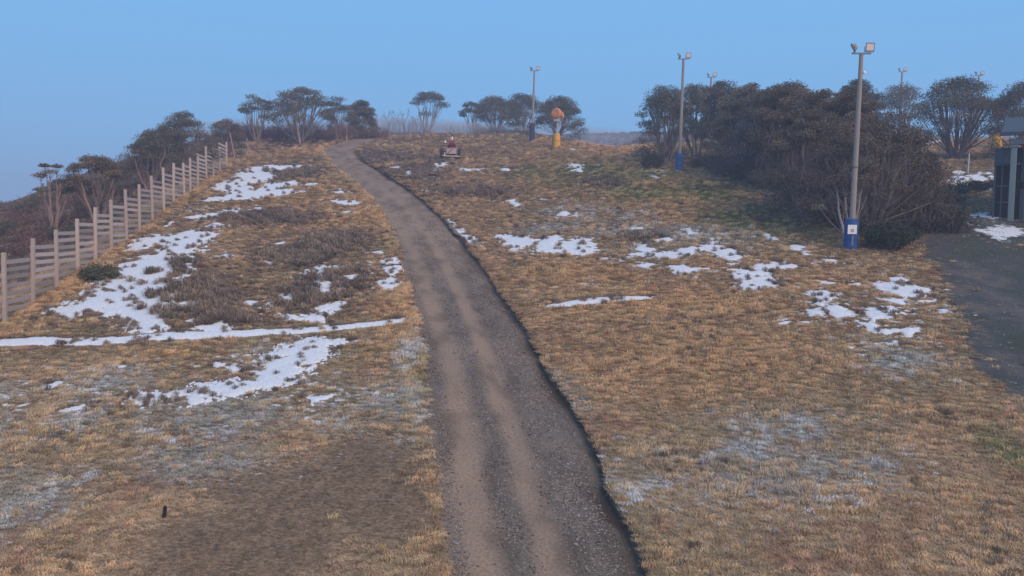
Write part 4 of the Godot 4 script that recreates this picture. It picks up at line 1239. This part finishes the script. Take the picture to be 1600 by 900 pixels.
func make_building() -> void:
	var t := thing("lodge", "dark blue two storey building with a pale corner column at the right edge", "building", on_ground(33.1, 55.6, 0.1))
	t.rotation.y = -0.56
	var navy := Color(0.012, 0.021, 0.034)
	var teal := Color(0.24, 0.33, 0.37)
	var w := Geo.new()
	w.box(Transform3D(Basis(), Vector3(6.5, 3.2, -5.2)), Vector3(12.0, 6.6, 8.0), navy, 0.03)
	w.box(Transform3D(Basis(), Vector3(5.6, -0.4, -1.2)), Vector3(13.0, 1.0, 3.4), Color(0.05, 0.055, 0.06), 0.03)
	w.box(Transform3D(Basis(), Vector3(-0.26, 2.35, -3.9)), Vector3(1.42, 5.5, 5.2), navy, 0.03)
	part("wall", w, M.paint, t)
	for k in 3:
		var c := Geo.new()
		c.box(Transform3D(Basis(), Vector3(0.0 + k * 4.0, 2.45, 0)), Vector3(0.36, 5.3, 0.36), teal, 0.03)
		c.box(Transform3D(Basis(), Vector3(0.0 + k * 4.0, 5.06, 0)), Vector3(0.46, 0.12, 0.46), teal, 0.02)
		part("column", c, M.paint, t)
	var be := Geo.new()
	be.box(Transform3D(Basis(), Vector3(5.0, 5.35, 0.0)), Vector3(10.6, 0.42, 0.40), Color(0.17, 0.21, 0.24), 0.03)
	part("beam", be, M.paint, t)
	var ro := Geo.new()
	ro.box(Transform3D(Basis(Vector3(1, 0, 0), 0.22), Vector3(5.9, 6.9, -4.4)), Vector3(13.4, 0.2, 9.6), Color(0.07, 0.078, 0.09), 0.02)
	part("roof", ro, M.paint, t)
	var fa := Geo.new()
	fa.box(Transform3D(Basis(), Vector3(5.9, 5.86, 0.33)), Vector3(13.5, 0.26, 0.05), Color(0.09, 0.11, 0.13), 0.01)
	part("fascia", fa, M.paint, t)
	# window bays on the front wall and on the gable end that faces the slope
	for k in 5:
		for r in 2:
			var g := Geo.new()
			g.box(Transform3D(Basis(), Vector3(1.4 + k * 2.2, 1.3 + r * 2.5, -1.19)), Vector3(1.9, 2.0, 0.06), Color(0.10, 0.13, 0.15), 0.01)
			var o := part("window", g, M.paint, t)
			for m in 2:
				var p := Geo.new()
				p.box(Transform3D(Basis(), Vector3(0.95 + k * 2.2 + m * 0.9, 1.3 + r * 2.5, -1.155)), Vector3(0.8, 1.84, 0.02))
				part("pane", p, M.glass, o)
	for k in 3:
		for r in 2:
			var g := Geo.new()
			g.box(Transform3D(Basis(), Vector3(0.49, 1.4 + r * 2.5, -2.8 - k * 2.3)), Vector3(0.06, 2.0, 1.9), Color(0.10, 0.13, 0.15), 0.01)
			var o := part("window", g, M.paint, t)
			for m in 2:
				var p := Geo.new()
				p.box(Transform3D(Basis(), Vector3(0.455, 1.4 + r * 2.5, -3.25 - k * 2.3 + m * 0.9)), Vector3(0.02, 1.84, 0.8))
				part("pane", p, M.glass, o)
	# the side deck: posts, floor, rails and a panel balustrade
	var fl := Geo.new()
	fl.box(Transform3D(Basis(), Vector3(-0.35, 3.95, -3.6)), Vector3(1.55, 0.16, 6.2), Color(0.10, 0.13, 0.15), 0.01)
	part("deck", fl, M.paint, t)
	for k in 4:
		var p := Geo.new()
		p.box(Transform3D(Basis(), Vector3(-1.05, 2.35, -0.7 - k * 1.9)), Vector3(0.12, 5.1, 0.12), Color(0.12, 0.165, 0.20), 0.01)
		part("deck_post", p, M.paint, t)
		if k < 3:
			for y in [1.4, 2.5, 5.0]:
				var r := Geo.new()
				r.box(Transform3D(Basis(), Vector3(-1.05, y, -1.65 - k * 1.9)), Vector3(0.06, 0.07, 1.77), Color(0.15, 0.2, 0.23), 0.01)
				part("rail", r, M.paint, t)
			var b := Geo.new()
			b.box(Transform3D(Basis(), Vector3(-1.05, 4.5, -1.65 - k * 1.9)), Vector3(0.03, 0.9, 1.74), Color(0.13, 0.18, 0.215), 0.005)
			part("balustrade_panel", b, M.paint, t)
	for sx in [-0.62, 0.75, 1.45, 2.2, 2.9]:
		var mp := Geo.new()
		mp.box(Transform3D(Basis(), Vector3(sx, 2.4, -0.62)), Vector3(0.09, 5.2, 0.09), Color(0.13, 0.18, 0.215), 0.01)
		part("deck_post", mp, M.paint, t)
	for q in [[1.4, 0.07], [2.5, 0.07], [5.0, 0.07], [4.5, 0.9]]:
		var r := Geo.new()
		r.box(Transform3D(Basis(), Vector3(-0.59, q[0], -0.7)), Vector3(0.78, q[1], 0.05), Color(0.15, 0.2, 0.235), 0.005)
		part("rail" if q[1] < 0.5 else "balustrade_panel", r, M.paint, t)

func make_trees() -> void:
	var dark := Color(0.094, 0.098, 0.075)
	var grey := Color(0.108, 0.105, 0.084)
	var brown := Color(0.125, 0.107, 0.079)
	var green := Color(0.08, 0.10, 0.068)
	var pink := Color(0.48, 0.34, 0.30)
	# left, behind the fence
	gum("small sparse gum with three flat leaf tufts, leftmost tree behind the fence", -33.0, 60.0, 5.4, 3.4, {"seed": 4, "stems": 4, "clumps": 9, "leaves": 170, "low": 0.55, "flat": 0.35, "bark": pink, "tone": brown, "leaf": 0.2})
	gum("low spreading gum with pinkish stems behind the fence, second from the left", -30.6, 61.5, 5.3, 5.0, {"seed": 5, "stems": 6, "clumps": 26, "leaves": 240, "low": 0.5, "flat": 0.4, "bark": pink, "tone": brown, "leaf": 0.2, "twigs": 120})
	gum("dense low gum behind the middle of the fence", -34.0, 78.0, 5.6, 6.2, {"seed": 6, "stems": 5, "clumps": 30, "leaves": 210, "low": 0.35, "bark": pink, "tone": dark, "twigs": 150})
	gum("taller dense gum with a double dome behind the upper fence", -33.1, 84.0, 6.9, 7.4, {"seed": 7, "stems": 6, "clumps": 40, "leaves": 220, "low": 0.3, "bark": pink, "tone": grey, "twigs": 250})
	gum("domed gum between the middle and the upper gums behind the fence", -34.6, 82.0, 6.0, 5.6, {"seed": 41, "stems": 5, "clumps": 34, "leaves": 200, "low": 0.3, "bark": pink, "tone": grey, "twigs": 150})
	gum("scrubby gum beyond the upper end of the fence", -34.4, 100.0, 5.0, 5.4, {"seed": 8, "stems": 5, "clumps": 30, "leaves": 200, "low": 0.35, "tone": grey, "twigs": 150})
	# on the ridge, left of the road
	gum("slender open gum with fanning stems, leftmost on the ridge", -36.7, 120.0, 7.0, 6.0, {"seed": 9, "stems": 6, "clumps": 18, "leaves": 150, "low": 0.62, "flat": 0.4, "tone": dark, "leaf": 0.3, "puff": 1.1})
	gum("broad domed gum with many fanning stems, largest on the ridge", -30.7, 121.0, 8.2, 11.0, {"seed": 10, "stems": 9, "clumps": 52, "leaves": 150, "low": 0.5, "flat": 0.4, "tone": dark, "leaf": 0.32, "puff": 0.9, "twigs": 200})
	gum("narrow gum right of the broad domed gum on the ridge", -26.6, 127.0, 6.6, 5.2, {"seed": 11, "stems": 3, "clumps": 16, "leaves": 150, "low": 0.5, "tone": dark, "leaf": 0.3, "puff": 1.2})
	gum("compact dark gum at the left end of the bare dead trees", -23.9, 131.5, 6.3, 6.0, {"seed": 12, "stems": 5, "clumps": 64, "leaves": 150, "low": 0.1, "tone": dark, "leaf": 0.32, "puff": 1.0})
	gum("open gum with tall bare stems standing alone on the crest", -14.9, 144.0, 8.0, 7.0, {"seed": 33, "stems": 7, "clumps": 17, "leaves": 170, "low": 0.68, "flat": 0.45, "tone": dark, "leaf": 0.32, "puff": 1.15, "lean": 0.15})
	gum("small gum at the left end of the crest grove behind the distant pole", -7.4, 148.0, 6.0, 5.4, {"seed": 14, "stems": 4, "clumps": 14, "leaves": 150, "low": 0.55, "tone": dark, "leaf": 0.32, "puff": 1.1})
	gum("broad gum in the middle of the crest grove", -3.2, 149.0, 7.0, 10.4, {"seed": 15, "stems": 7, "clumps": 56, "leaves": 150, "low": 0.38, "tone": dark, "leaf": 0.34, "puff": 0.85})
	gum("gum directly left of the distant navy padded pole", 1.6, 150.0, 7.6, 9.4, {"seed": 16, "stems": 5, "clumps": 46, "leaves": 150, "low": 0.38, "tone": dark, "leaf": 0.34, "puff": 0.9})
	gum("drooping dark gum behind the yellow and orange snow gun", 6.9, 134.0, 6.9, 9.0, {"seed": 17, "stems": 6, "clumps": 56, "leaves": 170, "low": 0.3, "tone": dark, "leaf": 0.32, "lean": 0.05})
	# the thicket on the right
	gum("rounded gum leaning left at the left end of the right thicket", 16.8, 92.5, 8.7, 7.6, {"seed": 18, "stems": 6, "clumps": 50, "leaves": 200, "low": 0.38, "tone": dark, "leaf": 0.28, "lean": -0.1})
	gum("gum standing behind the slim blue padded pole", 20.8, 96.0, 8.9, 7.2, {"seed": 19, "stems": 5, "clumps": 46, "leaves": 200, "low": 0.35, "tone": dark, "leaf": 0.28})
	gum("dense gum in the thicket right of the slim blue padded pole", 22.2, 80.0, 9.0, 8.0, {"seed": 20, "stems": 7, "clumps": 66, "leaves": 220, "puff": 0.85, "low": 0.34, "tone": grey, "leaf": 0.26, "twigs": 500})
	gum("tall domed gum at the middle of the right thicket", 23.7, 72.0, 9.3, 8.2, {"seed": 21, "stems": 7, "clumps": 70, "leaves": 230, "puff": 0.85, "low": 0.34, "tone": brown, "leaf": 0.25, "twigs": 600})
	gum("brownish gum of the thicket just left of the top of the nearest pole", 25.6, 65.0, 9.0, 7.0, {"seed": 22, "stems": 6, "clumps": 60, "leaves": 230, "puff": 0.85, "low": 0.34, "tone": brown, "leaf": 0.24, "twigs": 500})
	gum("wide twiggy gum with pale leaning trunks behind the nearest pole", 23.2, 54.0, 8.0, 10.2, {"seed": 23, "stems": 7, "clumps": 84, "leaves": 270, "puff": 0.72, "girth": 0.17, "low": 0.26, "tone": Color(0.11, 0.09, 0.07), "leaf": 0.2, "twigs": 1200, "bark": Color(0.5, 0.42, 0.38)})
	gum("twiggy gum at the front of the thicket left of the nearest pole", 20.8, 60.0, 8.0, 7.4, {"seed": 24, "stems": 7, "clumps": 66, "leaves": 240, "puff": 0.8, "girth": 0.16, "low": 0.28, "tone": brown, "leaf": 0.22, "twigs": 900})
	gum("low green edged gum at the right end of the thicket", 26.8, 57.5, 6.0, 5.6, {"seed": 25, "stems": 6, "clumps": 60, "leaves": 240, "low": 0.15, "tone": green, "leaf": 0.2, "twigs": 400})
	gum("small umbrella gum seen behind the top of the nearest pole", 35.2, 88.0, 9.0, 5.4, {"seed": 26, "stems": 4, "clumps": 16, "leaves": 200, "low": 0.6, "flat": 0.4, "tone": dark, "leaf": 0.28})
	gum("distant pale stemmed gum below the far pole right of the nearest pole", 54.0, 118.0, 8.2, 8.2, {"seed": 27, "stems": 6, "clumps": 34, "leaves": 160, "low": 0.45, "tone": grey, "leaf": 0.3})
	gum("wide gum with dark forking trunks behind the white stake", 47.4, 90.0, 9.0, 10.4, {"seed": 28, "stems": 7, "clumps": 64, "leaves": 190, "low": 0.45, "tone": dark, "leaf": 0.28, "bark": Color(0.17, 0.14, 0.14), "girth": 0.24})
	gum("dark gum rising behind the roof of the dark building", 53.5, 87.0, 9.2, 9.4, {"seed": 29, "stems": 5, "clumps": 60, "leaves": 200, "low": 0.3, "tone": dark, "leaf": 0.28})
	gum("gum at the far end of the right thicket below the skyline poles", 41.0, 100.0, 8.2, 7.5, {"seed": 30, "stems": 5, "clumps": 44, "leaves": 170, "low": 0.35, "tone": dark, "leaf": 0.3})
	gum("gum filling the thicket skyline behind the slim blue padded pole, on its right", 22.2, 88.0, 9.3, 7.0, {"seed": 51, "stems": 5, "clumps": 56, "leaves": 200, "low": 0.3, "tone": dark, "leaf": 0.28})
	gum("gum on the thicket skyline left of the tall domed gum", 23.1, 76.0, 9.1, 7.0, {"seed": 52, "stems": 5, "clumps": 60, "leaves": 210, "low": 0.25, "tone": grey, "leaf": 0.26, "twigs": 200})
	gum("gum on the thicket skyline right of the tall domed gum", 24.9, 68.5, 9.1, 6.4, {"seed": 53, "stems": 5, "clumps": 60, "leaves": 220, "low": 0.25, "tone": brown, "leaf": 0.25, "twigs": 200})
	gum("thin gum with two pale leaning trunks right beside the nearest pole", 20.7, 51.2, 4.6, 4.6, {"seed": 54, "stems": 3, "clumps": 10, "leaves": 160, "low": 0.6, "tone": brown, "leaf": 0.2, "bark": Color(0.5, 0.42, 0.4), "girth": 0.13})
	# bare trees on the crest
	var rng := RandomNumberGenerator.new()
	rng.seed = 3
	for k in 9:
		var d := rng.randf_range(139.0, 146.0)
		dead_tree("thin bare dead tree among those between the compact dark gum and the lone crest gum", (-0.152 + k * 0.0047) * d, d, rng.randf_range(2.6, 4.8), 100 + k)
	for k in 4:
		var d := rng.randf_range(146.0, 149.0)
		dead_tree("thin bare dead tree among those between the lone crest gum and the crest grove", (-0.078 + k * 0.008) * d, d, rng.randf_range(2.0, 3.2), 140 + k)

func make_bushes() -> void:
	var rng := RandomNumberGenerator.new()
	rng.seed = 8
	var red := Color(0.28, 0.15, 0.14)
	for k in 44:     # heath crowding behind the fence
		var d := 42.0 + k * 1.4 + rng.randf_range(-1.0, 1.0)
		var x := -18.5 - 0.16 * d - rng.randf_range(2.0, 19.0)
		bush("heath_shrub", "dark reddish brown heath shrub crowding behind the timber snow fence", "shrubs behind the snow fence", x, d, rng.randf_range(0.8, 2.1), rng.randf_range(2.4, 4.2), 5 if k % 3 else 10, Color(0.15, 0.095, 0.085) if k % 3 else Color(0.09, 0.10, 0.065), red, 300 + k)
	for k in 22:     # the hillside beyond, at the left edge
		var d := 56.0 + k * 2.1
		bush("hillside_shrub", "low brown heath shrub on the hillside left of the leftmost gum", "shrubs on the left hillside", -0.60 * d - rng.randf_range(-7.0, 6.0), d, rng.randf_range(0.5, 1.1), rng.randf_range(2.4, 4.4), 6, Color(0.14, 0.11, 0.085), Color(0.27, 0.18, 0.15), 700 + k)
	for k in 22:     # scrub at the feet of the ridge gums
		var px := -0.345 + k * 0.0088
		var d := 122.0 + rng.randf_range(-3.0, 3.0) + k * 0.45
		bush("ridge_scrub", "dark scrub at the foot of the gums left of the upper road", "scrub under the ridge gums", px * d, d, rng.randf_range(1.4, 3.6), rng.randf_range(3.0, 5.4), 8, Color(0.17, 0.11, 0.10), Color(0.34, 0.2, 0.18), 400 + k)
	for k in 9:
		var d := 146.0 + rng.randf_range(0.0, 4.0)
		bush("crest_scrub", "low dark scrub under the crest grove behind the distant pole", "scrub under the crest grove", (-0.05 + k * 0.0085) * d, d, rng.randf_range(0.8, 1.5), rng.randf_range(2.4, 3.6), 6, Color(0.075, 0.06, 0.055), Color(0.17, 0.12, 0.11), 450 + k)
	for k in 30:     # understorey of the right thicket
		var u := k / 29.0
		var d := lerpf(88.0, 54.0, u) + rng.randf_range(-1.5, 3.0)
		var x := lerpf(18.6, 21.4, minf(1.0, u * 2.0)) + rng.randf_range(0.0, 4.2)
		bush("thicket_shrub", "dark twiggy shrub growing at the foot of the right thicket", "understorey of the right thicket", x, d, rng.randf_range(1.4, 3.0), rng.randf_range(2.6, 4.2), 7, Color(0.095, 0.085, 0.07), Color(0.28, 0.22, 0.2), 500 + k)
	for k in 7:
		bush("thicket_shrub", "dark twiggy shrub growing at the foot of the right thicket", "understorey of the right thicket", 22.5 + k * 0.9, 53.5 + rng.randf_range(-1.0, 3.5), rng.randf_range(1.4, 2.4), 3.2, 8, Color(0.065, 0.065, 0.048), Color(0.2, 0.15, 0.14), 560 + k)
	bush("green_shrub", "dark green leafy shrub at the foot of the nearest pole, on its right", "", 22.2, 49.2, 1.9, 3.6, 34, Color(0.04, 0.052, 0.03), Color(0.12, 0.09, 0.08), 601)
	bush("green_shrub", "dark green low shrub against the fence beside the large snow patch", "", -22.7, 45.6, 0.85, 2.3, 24, Color(0.09, 0.095, 0.055), Color(0.14, 0.1, 0.08), 602)
	bush("green_shrub", "small dark leafy shrub left of the slim blue padded pole", "", 14.6, 88.5, 2.4, 2.6, 16, Color(0.05, 0.052, 0.04), Color(0.14, 0.1, 0.09), 603)
	for k in 6:
		bush("yard_scrub", "low dark green scrub between the thicket and the white stake", "scrub behind the yard", 33.0 + k * 2.3, 66.0 + k * 1.4 + rng.randf_range(-2, 2), rng.randf_range(0.6, 1.1), 3.2, 12, Color(0.045, 0.055, 0.038), Color(0.12, 0.1, 0.09), 620 + k)

func _ready() -> void:
	# camera: a lens 12 m above the foot of the slope, tipped 4 degrees down and rolled slightly
	var cam := Camera3D.new()
	cam.name = "camera"
	var p := deg_to_rad(4.0)
	var ro := deg_to_rad(0.8)
	var fw := Vector3(0, -sin(p), -cos(p))
	var u0 := Vector3(1, 0, 0).cross(fw)
	cam.transform = Transform3D(Basis(Vector3(1, 0, 0) * cos(ro) + u0 * sin(ro), u0 * cos(ro) - Vector3(1, 0, 0) * sin(ro), -fw), Vector3(0, EYE, 0))
	cam.fov = rad_to_deg(2.0 * atan(450.0 / 1300.0))
	cam.far = 4000.0
	add_child(cam)
	var env := Environment.new()
	env.background_mode = Environment.BG_SKY
	var sky := Sky.new()
	var sm := ProceduralSkyMaterial.new()
	sm.sky_top_color = Color(0.455, 0.71, 0.935)
	sm.sky_horizon_color = Color(0.50, 0.705, 0.885)
	sm.sky_curve = 0.15
	sm.ground_horizon_color = Color(0.45, 0.60, 0.80)
	sm.ground_bottom_color = Color(0.2, 0.2, 0.2)
	var cn := FastNoiseLite.new()
	cn.seed = 4; cn.frequency = 0.006; cn.fractal_octaves = 4
	var ci := Image.create(1024, 512, false, Image.FORMAT_RGBA8)
	for j in 512:
		for i in 1024:
			var a := TAU * i / 1024.0
			var v := cn.get_noise_3d(cos(a) * 160.0, j * 3.2, sin(a) * 160.0)
			ci.set_pixel(i, j, Color(0.9, 0.93, 1.0, clampf(0.5 + v * 1.3, 0.0, 1.0)))
	sm.sky_cover = ImageTexture.create_from_image(ci)
	sm.sky_cover_modulate = Color(0.07, 0.07, 0.07, 1.0)
	sky.sky_material = sm
	env.sky = sky
	env.tonemap_mode = Environment.TONE_MAPPER_LINEAR
	env.tonemap_exposure = 1.08
	env.sdfgi_enabled = true; env.ssao_enabled = true; env.ssil_enabled = true
	env.fog_enabled = true
	env.fog_density = 0.0017
	env.fog_light_color = Color(0.82, 0.85, 0.95)
	var we := WorldEnvironment.new()
	we.name = "environment"
	we.environment = env
	add_child(we)
	# the dawn: a wide soft warm light from behind the camera, to the right
	var sun := DirectionalLight3D.new()
	sun.name = "sun"
	sun.light_energy = 1.02
	sun.light_color = Color(1.0, 0.85, 0.69)
	sun.light_angular_distance = 50.0
	sun.shadow_enabled = true
	sun.sky_mode = DirectionalLight3D.SKY_MODE_LIGHT_ONLY
	sun.transform = Transform3D(Basis.looking_at(Vector3(-0.5, -0.72, -0.75).normalized()), Vector3(0, 50, 0))
	add_child(sun)

	noise.seed = 2; noise.frequency = 0.02; noise.fractal_octaves = 3
	fine.seed = 9; fine.frequency = 0.05; fine.fractal_octaves = 3
	make_materials()
	say("materials")
	make_road_line()
	make_ground()
	say("ground")
	make_road()
	make_yard()
	make_snow()
	say("snow")
	make_building()
	make_fence()
	make_poles()
	snow_gun("yellow padded snow gun with round orange fan head on the skyline", 5.78, 114.9, -0.45)
	snow_gun("orange snow gun half hidden by branches above the dark building", 58.1, 101.3, -0.3)
	make_machine()
	make_stakes()
	say("things")
	make_trees()
	say("trees")
	make_bushes()
	say("bushes")
	make_grass()
	say("grass")
	make_gravel()
	# a bank of mist drifting over the crest where the road goes out of sight
	env.volumetric_fog_enabled = true
	env.volumetric_fog_density = 0.0
	for q in [[-17.0, 143.0, 1.0, Vector3(26, 3.2, 12)], [-24.0, 139.0, 1.2, Vector3(18, 4.0, 9)], [-8.0, 147.0, 0.6, Vector3(24, 2.4, 9)], [-4.0, 160.0, 0.5, Vector3(60, 5.0, 14)], [-38.0, 132.0, 0.5, Vector3(30, 4.0, 12)]]:
		var fv := FogVolume.new()
		fv.name = numbered("mist")
		fv.shape = RenderingServer.FOG_VOLUME_SHAPE_ELLIPSOID
		fv.size = q[3]
		var fm := FogMaterial.new()
		fm.density = 0.08
		fm.albedo = Color(0.9, 0.92, 0.97)
		fv.material = fm
		add_child(fv)
		fv.position = Vector3(q[0], surf(q[0], q[1]) + q[2], -q[1])
		fv.set_meta("kind", "stuff"); fv.set_meta("label", "thin mist drifting over the crest of the road"); fv.set_meta("category", "mist")
	say("done")
